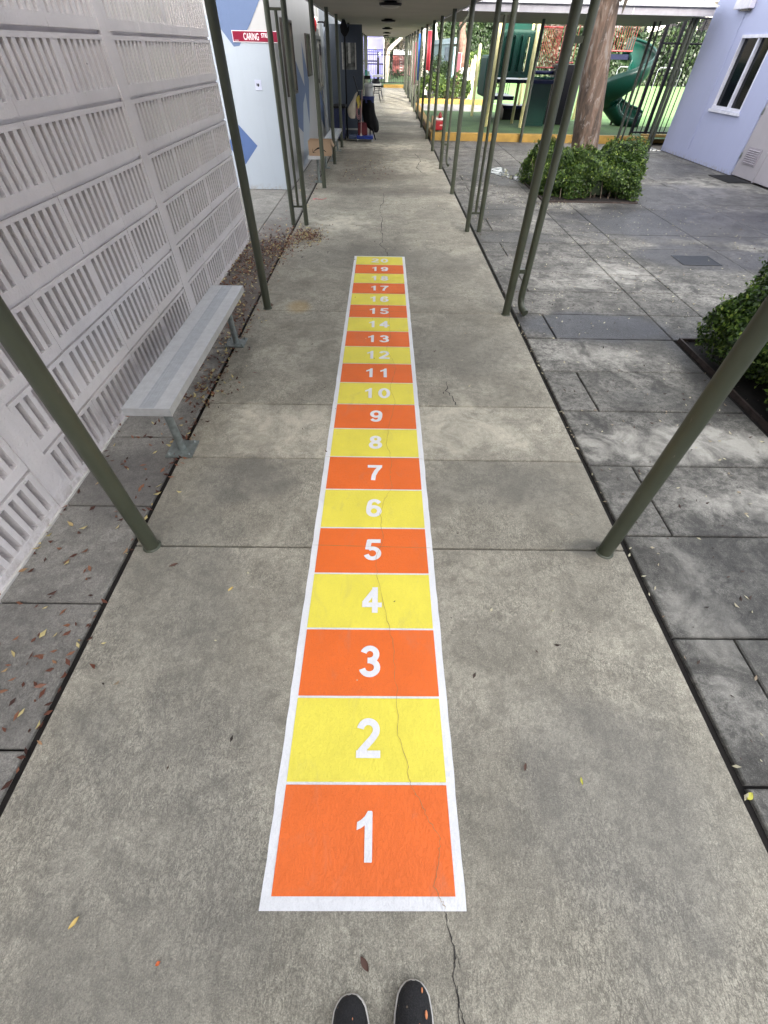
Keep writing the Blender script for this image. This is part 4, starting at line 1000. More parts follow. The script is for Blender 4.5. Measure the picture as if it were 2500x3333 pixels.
gd = MB().tube([(7.10, 20.2, 1.87), (8.10, 20.2, 1.87)], .022, 8).tube([(7.10, 20.2, 2.5), (8.1, 20.2, 2.5)], .022, 8).tube([(6.1, 20.2, 2.42), (7.1, 20.2, 2.42)], .022, 8)
for i in range(13): gd.tube([(7.12+.08*i, 20.2, 1.87), (7.12+.08*i, 20.2, 2.5)], .009, 6)
gd.build('guard_bars', M_REDM, pg)
MB().box(7.10, 8.15, 20.25, 21.4, 1.68, 1.80).build('deck', M_NAVYM, pg)
MB().tube([(7.2, 20.3, 1.66), (7.5, 20.3, 1.55), (7.25, 20.3, 1.35), (7.2, 20.3, 1.2)], .03, 8).build('brace', M_NAVYM, pg)
MB().box(7.85, 8.10, 20.24, 20.28, 1.90, 2.15).build('slide_entry_panel', M_GRN, pg)
def slide(path, label_parent):
    P = []
    pts = [Vector(p) for p in path]
    for i in range(len(pts)-1):   # catmull-rom
        p0, p1, p2, p3 = pts[max(i-1, 0)], pts[i], pts[i+1], pts[min(i+2, len(pts)-1)]
        for k in range(8):
            t_ = k/8; P.append(.5*((2*p1)+(-p0+p2)*t_+(2*p0-5*p1+4*p2-p3)*t_**2+(-p0+3*p1-3*p2+p3)*t_**3))
    P.append(pts[-1]); N = len(P); W = 13; vs = []
    cen = Vector((8.08, 20.1, 0))
    for i, p in enumerate(P):
        t_ = (P[min(i+1, N-1)]-P[max(i-1, 0)]).normalized(); side = t_.cross(Vector((0, 0, 1))).normalized(); upv = side.cross(t_).normalized()
        out = (p-cen); out.z = 0; sgn = 1 if side.dot(out) > 0 else -1
        bank = .35*sgn*min(1, (N-i)/8)
        s2 = side*math.cos(bank)+upv*math.sin(bank); u2 = -side*math.sin(bank)+upv*math.cos(bank)
        for k in range(W):
            a = math.pi*(1.0+k/(W-1)); rx = .36; rz = .42
            vs.append(p+s2*rx*math.cos(a)+u2*(rz*math.sin(a)*(1.0)+.28))
    m = MB().add(vs, [(i*W+k, i*W+k+1, (i+1)*W+k+1, (i+1)*W+k) for i in range(N-1) for k in range(W-1)], 0, True)
    o = m.build('slide_chute', M_GRN, label_parent); sm = o.modifiers.new('solid', 'SOLIDIFY'); sm.thickness = .03
    e1 = [vs[i*W] for i in range(N)]; e2 = [vs[i*W+W-1] for i in range(N)]
    MB().tube(e1, .03, 8).tube(e2, .03, 8).build('slide_rim', M_GRN, label_parent)
slide([(8.05, 20.75, 1.80), (8.38, 20.55, 1.70), (8.55, 20.1, 1.50), (8.35, 19.65, 1.28), (7.95, 19.55, 1.05), (7.66, 19.85, .85), (7.75, 20.15, .66), (8.05, 20.2, .45), (8.40, 20.1, .26), (8.72, 19.95, .18), (8.95, 19.85, .16)], pg)
MB().tube([(8.10, 20.1, TZ), (8.10, 20.1, .5)], .04, 10).tube([(8.33, 20.1, TZ), (8.33, 20.1, 1.3)], .03, 10).build('slide_support', M_POST2, pg)

# cooler and box on the curb corner
t = thing('cooler', 'small red drink cooler with a white lid on the playground corner', 'cooler', (1.70, 17.3, TZ))
MB().box(1.56, 1.88, 17.02, 17.30, .181, .40).build('cooler_body', simple('cooler_red', (.26, .008, .014), .35), t, bevel=.02)
MB().box(1.55, 1.89, 17.01, 17.31, .402, .44).build('lid', simple('cooler_lid', (.72, .68, .66), .4), t, bevel=.012)
MB().box(1.72, 1.83, 17.012, 17.019, .28, .31).build('emblem', simple('emblem_pale', (.6, .45, .42), .5), t)
t = thing('red_jug', 'small red bottle standing on the white lid of the cooler', 'bottle', (1.70, 17.15, .44))
MB().lathe((1.72, 17.15, .441), [(.05, 0), (.055, .04), (.05, .09), (.025, .11), (.025, .13)], 14).build('bottle_body', simple('bottle_red', (.22, .01, .015), .3), t)
carton(1.52, 1.82, 17.6, 17.9, .181, .25, 'plain open carton behind the red cooler', False)

# person in the far play court
def skin_body(name, joints, edges, mat, parent, sub=1):
    me = bpy.data.meshes.new(name)
    off = Vector((0, 0, 0)); p = parent
    while p is not None: off += p.location; p = p.parent
    me.from_pydata([tuple(Vector(j[0])-off) for j in joints], edges, [])
    o = bpy.data.objects.new(name, me); C.objects.link(o)
    if parent is not None: o.parent = parent
    sk = o.modifiers.new('skin', 'SKIN'); sk.use_smooth_shade = True
    for i, j in enumerate(joints):
        r_ = j[1]; o.data.skin_vertices[0].data[i].radius = (r_, r_) if not isinstance(r_, tuple) else r_
    o.data.skin_vertices[0].data[0].use_root = True
    sb = o.modifiers.new('sub', 'SUBSURF'); sb.levels = sub; sb.render_levels = sub
    o.data.materials.append(mat)
    return o
M_SKIN = simple('skin', (.42, .24, .16), .6, .05); M_DARKCL = simple('dark_navy_clothing', (.015, .018, .035), .8)
M_TAN = simple('tan_trousers', (.45, .33, .18), .8)
px_, py_ = 4.42, 30.7; b = TZ
t = thing('person', 'person in a dark jacket and tan trousers standing on the far play court', 'person', (px_, py_, b))
J = [((px_, py_, b+.76), .10), ((px_, py_, b+.95), .11), ((px_, py_, b+1.08), .10), ((px_, py_, b+1.16), .04), ((px_, py_, b+1.26), .075), ((px_, py_, b+1.32), .06),
     ((px_-.13, py_, b+1.06), .045), ((px_-.19, py_, b+.85), .035), ((px_-.17, py_-.06, b+.66), .025), ((px_+.13, py_, b+1.06), .045), ((px_+.20, py_, b+.85), .035), ((px_+.21, py_-.04, b+.66), .025),
     ((px_-.07, py_, b+.68), .065), ((px_-.09, py_, b+.40), .048), ((px_-.12, py_, b+.06), .03), ((px_-.12, py_-.09, b+.03), .03), ((px_+.07, py_, b+.68), .065), ((px_+.09, py_-.03, b+.40), .048), ((px_+.10, py_+.03, b+.06), .03), ((px_+.10, py_-.07, b+.03), .03)]
Ed = [(0, 1), (1, 2), (2, 3), (3, 4), (4, 5), (2, 6), (6, 7), (7, 8), (2, 9), (9, 10), (10, 11), (0, 12), (12, 13), (13, 14), (14, 15), (0, 16), (16, 17), (17, 18), (18, 19)]
skin_body('body', J, Ed, M_SKIN, t)
J2 = [((px_, py_, b+.78), .115), ((px_, py_, b+.95), .125), ((px_, py_, b+1.09), .11), ((px_-.13, py_, b+1.07), .06), ((px_-.19, py_, b+.85), .05), ((px_-.175, py_-.05, b+.72), .04), ((px_+.13, py_, b+1.07), .06), ((px_+.20, py_, b+.85), .05), ((px_+.21, py_-.03, b+.72), .04)]
skin_body('jacket', J2, [(0, 1), (1, 2), (2, 3), (3, 4), (4, 5), (2, 6), (6, 7), (7, 8)], M_DARKCL, t)
J3 = [((px_, py_, b+.77), .112), ((px_-.07, py_, b+.67), .078), ((px_-.09, py_, b+.40), .062), ((px_-.12, py_, b+.10), .05), ((px_+.07, py_, b+.67), .078), ((px_+.09, py_-.03, b+.40), .062), ((px_+.10, py_+.02, b+.10), .05)]
skin_body('trousers', J3, [(0, 1), (1, 2), (2, 3), (0, 4), (4, 5), (5, 6)], M_TAN, t)
MB().lathe((px_, py_+.012, b+1.24), [(.06, 0), (.085, .04), (.086, .08), (.06, .12), (.01, .135)], 14).build('hair', M_BLACK, t)

# ---------------------------------------------------------------- things behind the playground
def hedge_obj(name, x0, x1, y0, y1, z0, z1, n, leaf, mat, label, cat='hedge', lumps=None, seed=3, bulge=.12, parent=None, core=True):
    """clipped hedge: rounded box surface of many leaves over a twiggy core"""
    rg = np.random.default_rng(seed); c = np.array([(x0+x1)/2, (y0+y1)/2, (z0+z1)/2]); h = np.array([(x1-x0)/2, (y1-y0)/2, (z1-z0)/2])
    q = rg.normal(size=(n, 3)); q[:, 2] = np.where(rg.uniform(size=n) < .78, np.abs(q[:, 2]), -np.abs(q[:, 2])*.75)
    q /= np.linalg.norm(q, axis=1)[:, None]
    e = 7.0; sup = (np.abs(q/1.0)**e).sum(1)**(-1/e); d = q*sup[:, None]
    ph = rg.uniform(0, 6.28, 9)
    X = c + d*h
    n_ = n
    lump = .055*np.sin(X[:, 0]*7+ph[0]) + .05*np.sin(X[:, 1]*6.3+ph[1]) + .05*np.sin(X[:, 2]*9+X[:, 0]*5+ph[2]) + .035*np.sin(X[:, 0]*17+X[:, 1]*13+ph[3])
    dep = rg.uniform(0, 1, n)**2
    P = X + q*(lump[:, None]*bulge/.075) - q*dep[:, None]*.17 + rg.normal(size=(n, 3))*.008
    P[:, 2] = np.maximum(P[:, 2], z0+.01)
    T = np.clip(rg.normal(.42, .22, n) + .18*np.sin(P[:, 0]*11+ph[4])*np.sin(P[:, 1]*9+ph[5]), 0, 1)
    Nn = q + rg.normal(size=(n, 3))*.7 + np.array([0, 0, .3])
    k2 = n//26; sx = rg.integers(0, n, k2//7+1); S0 = (X + q*(lump[:, None]*bulge/.075))[sx]; dv = q[sx]+rg.normal(size=(len(sx), 3))*.35+np.array([0, 0, .5]); dv /= np.linalg.norm(dv, axis=1)[:, None]
    ln_ = rg.uniform(.03, .11, len(sx)); us = np.linspace(.1, 1, 7)
    SP = (S0[:, None, :]+dv[:, None, :]*(ln_[:, None]*us[None, :])[:, :, None]).reshape(-1, 3)+rg.normal(size=(len(sx)*7, 3))*.007
    SP[:, 2] = np.maximum(SP[:, 2], z0+.01)
    P = np.concatenate([P, SP]); Nn = np.concatenate([Nn, rg.normal(size=SP.shape)+np.array([0, 0, .5])]); T = np.concatenate([T, np.clip(rg.normal(.72, .2, len(SP)), 0, 1)]); n = len(P)
    t = thing(name, label, cat, ((x0+x1)/2, (y0+y1)/2, z0))
    leaf_object('foliage', mat, P, Nn, leaf*rg.uniform(.5, 1.4, n), .6, T, .12, t)
    m = MB(); R = random.Random(seed)
    for i in range(int(40*(x1-x0)*(y1-y0))+10):
        x = R.uniform(x0+.15*(x1-x0), x1-.15*(x1-x0)); y = R.uniform(y0+.15*(y1-y0), y1-.15*(y1-y0))
        m.tube([(x, y, z0-.02), (x+R.uniform(-.05, .05), y+R.uniform(-.05, .05), z0+(z1-z0)*.5), (x+R.uniform(-.12, .12), y+R.uniform(-.12, .12), z1-.12)], [.012, .008, .003], 5)
    m.build('stems', M_BARKD, t)
    hc = .38
    pts = []
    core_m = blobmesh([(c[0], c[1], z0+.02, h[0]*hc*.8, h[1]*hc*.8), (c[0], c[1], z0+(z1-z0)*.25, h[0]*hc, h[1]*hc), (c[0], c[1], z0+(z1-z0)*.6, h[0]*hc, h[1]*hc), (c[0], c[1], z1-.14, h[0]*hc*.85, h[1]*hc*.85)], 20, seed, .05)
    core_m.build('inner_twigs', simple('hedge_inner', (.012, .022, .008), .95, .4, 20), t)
    return t
hedge_obj('low_hedge', 1.75, 4.0, 27.25, 28.3, .12, .95, 6000, .09, M_HEDGEY, 'bright yellow-green clipped hedge behind the back yellow curb', seed=11)
tree(2.6, 29.6, 1.55, (.95, .7, .6), 41, 'dark leafy shrub rising behind the bright low hedge', 4500, .08, M_TREEL, z0=.12, name='shrub', trunk_r=.05, grp=None)
# teal shed
t = thing('teal_shed', 'pale teal shed with a sloping fascia behind the shrubs', 'shed', (3.2, 32, TZ))
MB().add([(2.55, 34.5, 0), (3.55, 31.4, 0), (4.05, 31.6, 0), (3.05, 34.7, 0), (2.55, 34.5, 1.98), (3.55, 31.4, 2.02), (4.05, 31.6, 2.02), (3.05, 34.7, 1.98)], [(0, 3, 2, 1), (4, 5, 6, 7), (0, 1, 5, 4), (1, 2, 6, 5), (2, 3, 7, 6), (3, 0, 4, 7)]).build('wall', simple('teal_siding', (.22, .32, .34), .6, .1, 3), t)
MB().add([(2.50, 34.5, 1.985), (3.53, 31.3, 2.025), (4.12, 31.55, 2.025), (3.08, 34.8, 1.985), (2.50, 34.5, 2.14), (3.53, 31.3, 2.22), (4.12, 31.55, 2.22), (3.08, 34.8, 2.14)], [(0, 3, 2, 1), (4, 5, 6, 7), (0, 1, 5, 4), (1, 2, 6, 5), (2, 3, 7, 6), (3, 0, 4, 7)]).build('fascia', simple('teal_fascia', (.28, .38, .42), .5), t)
MB().add([(3.17, 32.54, .85), (3.34, 32.0, .85), (3.34, 32.0, 1.9), (3.17, 32.54, 1.9)], [(0, 1, 2, 3)]).build('door', simple('shed_door', (.12, .17, .20), .5), t)
# white-wrapped trunk
t = thing('wrapped_tree', 'thick brown tree trunk whose base is wrapped in white sheeting', 'tree', (3.85, 28.9, TZ))
MB().tube([(3.86, 29.0, .12), (3.85, 29.0, 1.3), (3.72, 29.0, 1.7), (3.55, 29.0, 2.4), (3.5, 29.0, 4.5)], [.20, .20, .24, .15, .12], 16).build('trunk', simple('brown_bark', (.17, .10, .075), .9, .35, 10, .6, 20), t)
MB().tube([(3.86, 28.98, .13), (3.85, 28.98, .5), (3.88, 28.98, 1.26)], [.27, .24, .21], 20).build('white_wrap', simple('wrap_white', (.70, .72, .76), .7, .1, 20, .4, 60), t)
P, Nn, T = crown_pts((3.4, 29.2, 5.6), (2.6, 2.2, 1.8), 4500, 51, 26)
leaf_object('crown', M_DRYL, P, Nn, .13, .5, T, 0, t)
t = thing('maroon_post', 'tall maroon board post with a pink edge beside the wrapped trunk', 'post', (3.45, 28.7, TZ))
MB().box(3.42, 3.60, 28.6, 28.68, .12, 1.72).build('board', simple('maroon', (.12, .02, .035), .6), t)
MB().tube([(3.61, 28.62, .12), (3.61, 28.62, 1.73), (3.42, 28.62, 1.73)], .013, 8).build('edge_trim', simple('pinkish', (.6, .4, .4), .6), t)
t = thing('white_bollard', 'tall white rounded post standing right of the wrapped trunk', 'post', (4.2, 27.6, TZ))
MB().tube([(4.10, 27.6, .12), (4.10, 27.6, 1.60), (4.10, 27.6, 1.68)], [.055, .055, .02], 14).build('shaft', simple('post_white', (.62, .60, .62), .5), t)
t = thing('yellow_pole', 'slim pale yellow pole at the far edge of the play court', 'post', (4.62, 30.2, TZ))
MB().tube([(4.30, 29.8, .12), (4.30, 29.8, 1.5), (4.30, 29.8, 1.55)], [.04, .04, .015], 12).build('shaft', M_YEL, t)
# white bark trees behind shed
for i, (x, y, l) in enumerate(((2.25, 33, 'white-barked tree between the red banner and the teal shed'), (3.2, 37, 'slim white-barked tree rising behind the teal shed'))):
    t = thing('white_bark_tree', l, 'tree', (x, y, 0)); w3 = .17 if i == 0 else .10
    MB().tube([(x, y, 0), (x+.05, y, 1.2), (x-.02, y, 1.9), (x-.22, y, 2.6), (x-.1, y, 5)], [w3, w3*.9, w3, w3*.7, w3*.3], 12).build('trunk', simple('white_bark', (.70, .68, .64), .7, .12, 5), t)
    P, Nn, T = crown_pts((x, y+.3, 4.6), (2.2, 1.6, 2.2), 4500, 60+i, 30)
    leaf_object('crown', M_DRYL, P, Nn, .13, .5, T, 0, t)

def mass(name, x0, x1, y0, y1, z0, z1, n, leaf, mat, label, seed, cat='hedge', grp=None):
    rg = np.random.default_rng(seed)
    u = rg.uniform(size=(n, 3)); X = x0+(x1-x0)*u[:, 0]
    top = z1 + (z1-z0)*.045*np.sin(X*1.7+seed)+(z1-z0)*.03*np.sin(X*4.1)
    face = rg.uniform(size=n) < .72
    Y = np.where(face, y0 + rg.uniform(0, .35, n) + .15*np.sin(X*3), y0+(y1-y0)*u[:, 1]); Zv = np.where(face, z0+(top-z0)*u[:, 2], top - rg.uniform(0, .25, n))
    P = np.stack([X, Y, Zv], 1); Nn = np.stack([rg.normal(size=n)*.7, np.where(face, -1, -.2)+rg.normal(size=n)*.5, np.where(face, .3, 1)+rg.normal(size=n)*.5], 1)
    T = np.clip(rg.normal(.4, .2, n)+.25*np.sin(X*2.3+Zv*2.7)*np.sin(X*.9), 0, 1)
    t = thing(name, label, cat, ((x0+x1)/2, y0, z0), grp)
    leaf_object('foliage', mat, P, Nn, leaf*rg.uniform(.6, 1.3, n), .6, T, 0, t)
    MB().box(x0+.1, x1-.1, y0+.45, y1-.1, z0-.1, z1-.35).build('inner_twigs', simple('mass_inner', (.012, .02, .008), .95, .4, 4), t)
    return t
mass('clipped_hedge', 5, 46, 48, 50, 0, 3.0, 26000, .26, M_TREEL, 'long dark clipped hedge along the back of the play court', 71)
mass('clipped_hedge', 4.4, 8.5, 41.5, 43, 0, 1.72, 7000, .14, M_HEDGEY, 'square-topped bright hedge between the wrapped trunk and the green panel', 72)
mass('shrub_row', 3.2, 8.6, 44, 46.5, 0, 3.3, 9000, .2, M_TREEL, 'tall ragged green shrubs rising above the square-topped hedge', 73, 'shrubs')
t = thing('low_barrier', 'low silver hoop barriers in front of the back hedge', 'barrier', (20, 44, TZ))
m = MB()
for x in (13.2, 16.2, 19.0): m.tube([(x, 42, .12), (x, 42, 1.1), (x+.15, 42, 1.22), (x+1.5, 42, 1.22), (x+1.65, 42, 1.1), (x+1.65, 42, .12)], .028, 8)
m.build('hoops', simple('silver', (.16, .17, .19), .4), t)
# pale hillside houses and trees beyond
tag(MB().add([(-60, 70, 0), (80, 70, 0), (80, 120, 9), (-60, 120, 7)], [(0, 1, 2, 3)]).build('hillside', M_GROUND), kind='structure')
t = thing('hillside_house', 'white house with dark windows above the back hedge on the right', 'building', (30, 66, 0))
MB().box(24.5, 40, 66, 74, 0, 5.4).build('wall', simple('house_white', (.75, .73, .68), .8), t)
MB().add([(24, 65.4, 5.4), (40.5, 65.4, 5.4), (40.5, 70, 7.2), (24, 70, 7.2), (24, 74.6, 5.4), (40.5, 74.6, 5.4)], [(0, 1, 2, 3), (3, 2, 5, 4), (0, 3, 4), (1, 5, 2)]).build('roof', simple('roof_grey', (.3, .28, .25), .8), t)
for x in (26, 29, 32.5): MB().box(x, x+1.2, 65.93, 65.99, 3.0, 4.4).build('window', M_GLASS, t)
for i, (x, y, h, r, mt, lb) in enumerate((
        (22.5, 56, 6.4, (2.6, 2, 2.4), M_TREEL, 'dark green tree in front of the white hillside house'),
        (28.5, 60, 5.2, (1.4, 1.4, 1.8), M_TREEL, 'small dark tree against the white house'),
        (14, 58, 4.8, (5, 3, 2.2), M_DRYL, 'broad brownish tree behind the red guard bars'),
        (8.5, 62, 5.6, (5, 3, 2.6), M_DRYL, 'large bare-looking tree far behind the tall shrubs'),
        (3.5, 55, 7, (3, 3, 3.6), M_DRYL, 'grey-brown tree far behind the teal shed'),
        (36, 58, 7, (4, 3, 3), M_DRYL, 'pale brown tree seen through the black bar fence'),
        (18.5, 60, 4.8, (3.4, 2.4, 2.2), M_DRYL, 'brownish tree standing between the play structure and the slide'))):
    tree(x, y, h, r, 100+i, lb, 5200, .24, mt, M_BARKP if i != 0 else None, grp='trees beyond the playground', trunk_r=.2, clumps=40)

# ---------------------------------------------------------------- cross canopy in front of the playground
t = thing('cross_canopy', 'low flat canopy with a white fascia crossing the view in front of the playground', 'canopy', (4.5, 16, 2.4))
def sloped(x0, x1, y0, y1, za, zb, th): return [(x0, y0, za), (x1, y0, za), (x1, y1, zb), (x0, y1, zb), (x0, y0, za+th), (x1, y0, za+th), (x1, y1, zb+th), (x0, y1, zb+th)]
BF = [(0, 3, 2, 1), (4, 5, 6, 7), (0, 1, 5, 4), (1, 2, 6, 5), (2, 3, 7, 6), (3, 0, 4, 7)]
MB().add(sloped(1.50, 7.60, 15.05, 17.7, 2.43, 2.325, .08), BF).build('soffit', simple('soffit_grey', (.26, .24, .24), .8), t)
MB().box(1.50, 7.64, 15.0, 15.045, 2.415, 2.545).build('fascia', simple('fascia_lilac', (.30, .295, .33), .6), t)
MB().box(1.48, 7.66, 14.94, 15.06, 2.548, 2.585).build('gutter', M_ROOFTOP, t)
m = MB(); x = 1.5
while x < 7.6: m.box(x, x+.06, 15.10, 17.7, 2.59, 2.66); m.box(x+.06, x+.12, 15.12, 17.68, 2.59, 2.64); x += .12
m.build('roof_sheet', M_ROOFTOP, t)
for x in (3.1, 5.75): MB().box(x-.012, x+.012, 14.985, 14.999, 2.42, 2.53).build('drip_strap', M_FASC, t)
for i, (x, y, lb) in enumerate(((4.11, 16.50, 'slim dark post holding the cross canopy behind the paired posts'), (6.98, 16.5, 'dark canopy post directly left of the spiral slide tail'), (7.05, 16.35, 'thin second canopy post touching the one left of the slide tail'),
                                (7.33, 15.25, 'canopy post at the near corner by the lavender-white wall'), (7.43, 15.27, 'canopy downspout post beside the near corner post by the lavender-white wall'))):
    o = MB().tube([(x, y, 0), (x, y, 2.40)], .04 if i != 2 else .025, 14).build('canopy_post', M_POST2, origin=(x, y, 0)); tag(o, lb, 'post', 'posts of the cross canopy')
barfence(7.70, 17.35, 14, 17.35, .16, 2.55, (2.48, 2.02, .2), .14, 'tall black bar fence between the canopy and the lavender-white building', r=.010, posts=(0, .07, .5, 1))
curb('yellow_curb', 7.97, 14, 17.10, 17.26, .18, 'yellow curb under the tall black bar fence')

# ---------------------------------------------------------------- right building
RX = 7.95
rb = thing('school_building', 'lavender-white stucco building with a sliding window and taupe doors on the right', 'building', (RX, 12, 0))
WIN = (12.80, 13.97, .97, 2.13); DR = (9.9, 12.08, 2.15); HB = 3.3
m = MB()
m.box(RX, 16, WIN[1], 15.62, 0, HB).box(RX, 16, DR[1], WIN[0], 0, HB).box(RX, 16, WIN[0]+.0005, WIN[1]-.0005, 0, WIN[2]).box(RX, 16, WIN[0]+.0005, WIN[1]-.0005, WIN[3], HB)
m.box(RX, 16, DR[0]+.0005, DR[1]-.0005, DR[2], HB).box(RX, 16, -12, DR[0], 0, HB)
m.build('wall', M_LAV, rb)
fr = MB(); s = simple('window_frame_white', (.70, .70, .80), .5)
y0, y1, z0, z1 = WIN
fr.box(RX-.012, RX+.10, y0, y0+.03, z0+.051, z1-.051).box(RX-.012, RX+.10, y1-.03, y1, z0+.051, z1-.051).box(RX-.02, RX+.10, y0, y1, z0, z0+.05).box(RX-.02, RX+.10, y0, y1, z1-.05, z1).box(RX, RX+.09, 13.31, 13.37, z0+.051, z1-.051)
wd = fr.build('window', s, rb)
MB().box(RX+.06, RX+.07, y0+.031, 13.309, z0+.051, z1-.051).build('pane', M_GLASS, wd); MB().box(RX+.06, RX+.07, 13.371, y1-.031, z0+.051, z1-.051).build('pane', M_GLASS, wd)
MB().box(RX-.05, RX-.003, y0-.05, y1+.03, z0-.05, z0-.005).build('sill', s, wd)
for a, b_ in ((11.27, 12.06), (10.42, 11.24)):
    d = MB().box(RX+.02, RX+.06, a, b_, .02, 2.13).build('door', M_DOOR, rb, bevel=.003)
    if a > 11:
        v = MB().box(RX+.004, RX+.0195, 11.44, 11.90, .24, .52)
        for i in range(7): v.obox((RX+.0, 11.67, .275+.034*i), (.022, .40, .006), ry=-.6)
        v.build('vent_grille', simple('vent_taupe', (.36, .33, .37), .5), d)
    for z in (.30, 1.0, 1.85): MB().box(RX+.0, RX+.0195, b_-.035 if a > 11 else a, b_-.01 if a > 11 else a+.025, z, z+.10).build('hinge', M_GALV, d)
MB().box(RX+.01, RX+.07, 11.242, 11.268, 0, 2.14).build('mullion', M_DOOR, rb)
MB().tube([(RX-.014, 14.21, .20), (RX-.014, 14.25, 2.45)], .007, 8).build('conduit', M_LAV, rb)
MB().box(8, 16, 15.64, 15.70, 0, .02).build('plinth', M_LAV, rb)
t = thing('wall_light_box', 'square white wall light housing above the window of the lavender-white building', 'wall light', (RX-.05, 14.3, 2.5))
MB().box(RX-.12, RX-.002, 14.02, 14.62, 2.50, 2.66).build('housing', simple('light_housing', (.66, .64, .72), .5), t, bevel=.01)
MB().box(RX-.10, RX-.02, 14.05, 14.35, 2.47, 2.498).build('lens', simple('lens_dark', (.08, .07, .06), .3), t)
t = thing('doormat', 'dark ribbed rubber doormat lying at the taupe door', 'doormat', (7.7, 11.6, 0))
m = MB().box(7.42, 7.93, 11.2, 12.0, .002, .014)
for i in range(16): m.box(7.44+.03*i, 7.452+.03*i, 11.22, 11.98, .0145, .02)
m.build('mat', simple('rubber', (.02, .02, .022), .8, .3), t)
t = thing('drain_grate', 'dark slotted metal drain grate set in the courtyard paving', 'drain grate', (4.2, 6.17, 0))
m = MB().box(3.94, 4.44, 5.985, 5.998, .001, .008).box(3.94, 4.44, 6.342, 6.355, .001, .008).box(3.94, 3.953, 5.999, 6.341, .001, .008).box(4.427, 4.44, 5.999, 6.341, .001, .008)
for i in range(16): m.box(3.968+.0285*i, 3.982+.0285*i, 5.999, 6.341, .001, .007)
m.build('bars', simple('grate_steel', (.045, .05, .06), .45), t)
MB().box(3.954, 4.426, 6.0, 6.34, .0003, .0015).build('pit', simple('pit_black', (.004, .004, .004), 1), t)

# unseen wing added behind the photographer only to shade the courtyard
t = thing('added_shade_wing', 'tall pale block added unseen behind the camera to shade the courtyard', 'building', (4, -15, 0))
MB().box(-24, 36, -26, -15.5, 0, 15.4).build('wall', M_WWALL, t)  # body of the added shade wing
m = MB()
for i in range(9):
    for z in (1.0, 4.4, 7.8): m.box(-12+4*i, -10+4*i, -15.495, -15.47, z, z+1.5)
m.build('added_wing_window_band', M_GLASS, t)
# puddles
wk = NB('water'); wk.col((.02, .022, .025)).rough(.02); wk.b.inputs['IOR'].default_value = 1.33; wk.b.inputs['Specular IOR Level'].default_value = .9
wk.bump(wk.noise(wk.co(), 7, 3), .25, .02)
def puddle(cx, cy, rx, ry, seed):
    R = random.Random(seed); ph = [R.uniform(0, 6.28) for _ in range(3)]; poly = []
    for k in range(40):
        a = 2*math.pi*k/40; q = 1+.15*math.sin(2*a+ph[0])+.12*math.sin(3*a+ph[1])+.08*math.sin(5*a+ph[2])
        poly.append((cx+rx*q*math.cos(a), cy+ry*q*math.sin(a), .0045))
    o = MB().add(poly, [tuple(range(40))]).build('puddle', wk.mat); tag(o, kind='structure')
puddle(2.65, 11.95, .20, .55, 1); puddle(2.82, 11.35, .12, .2, 2); puddle(7.1, 15.8, .55, .28, 3); puddle(7.6, 15.5, .3, .2, 4)

# ---------------------------------------------------------------- planters, hedges, big tree
def planter(P, label):
    x0, x1, y0, y1 = P
    t = thing('planter_edging', label, 'planter edging', ((x0+x1)/2, y0, 0)); th = .018; h = .022
    m = MB().box(x0, x1, y0, y0+th, -.02, h).box(x0, x1, y1-th, y1, -.02, h).box(x0, x0+th, y0+th+.0005, y1-th-.0005, -.02, h).box(x1-th, x1, y0+th+.0005, y1-th-.0005, -.02, h)
    m.build('edging', M_RUST, t)
    MB().box(x0+th+.001, x1-th-.001, y0+th+.001, y1-th-.001, -.02, -.004).build('planting_soil', M_SOIL, t)
planter(P1, 'rusty metal edging of the square bed around the big tree')
planter(P2, 'rusty metal edging of the square bed at the right edge of the picture')
hedge_obj('boxwood_hedge', 3.05, 4.86, 9.42, 10.05, .02, .52, 52000, .036, M_HEDGE, 'clipped boxwood bush in front of the big tree trunk', seed=5)
hedge_obj('boxwood_hedge', 2.92, 3.44, 9.80, 11.10, .0, .52, 30000, .036, M_HEDGE, 'clipped boxwood bush on the left side of the big tree trunk', seed=6)
hedge_obj('boxwood_hedge', 4.20, 4.98, 10.05, 11.5, .0, .55, 34000, .036, M_HEDGE, 'clipped boxwood bush at the right rear of the big tree trunk', seed=7)
hedge_obj('boxwood_hedge', 2.86, 4.6, 2.20, 3.93, .02, .67, 95000, .034, M_HEDGE, 'clipped boxwood bush at the right edge behind the nearest right post', seed=8)

bk = NB('redwood_bark'); co = bk.co((1, 1, .22)); co2 = bk.co((1, 1, .5))
c = bk.ramp(bk.noise(co, 9, 8, .65, .8), [(.25, (.025, .019, .016)), (.42, (.075, .054, .042)), (.55, (.14, .092, .066)), (.68, (.20, .175, .155))])
c = bk.mix(bk.ramp(bk.noise(co2, 11, 5, .6, 1.2), [(.57, 0), (.66, .75)]), c, (.24, .215, .20))
c = bk.mix(bk.math('MULTIPLY', bk.ramp(bk.vor(co, 16), [(.02, 1), (.12, 0)]), .6), c, (.05, .035, .03))
bk.col(c).rough(.9); bk.bump(bk.math('ADD', bk.noise(co, 12, 8, .7, 1), bk.math('MULTIPLY', bk.vor(co2, 14), .6)), 1.0, .03)
t = thing('big_tree', 'big tree with a thick flaky reddish-brown trunk growing from the boxwood bed', 'tree', (3.85, 10.25, 0))
pts = [(3.86, 10.25, -.02), (3.85, 10.25, .2), (3.80, 10.25, .5), (3.68, 10.25, 1.1), (3.57, 10.25, 1.7), (3.45, 10.25, 2.4), (3.35, 10.3, 3.4), (3.3, 10.3, 4.8), (3.4, 10.2, 6.5), (3.5, 10.2, 8.2)]
rs = [.27, .245, .235, .225, .215, .205, .19, .17, .12, .05]
R = random.Random(5); m = MB(); n = 40; vs = []; P_ = []; 
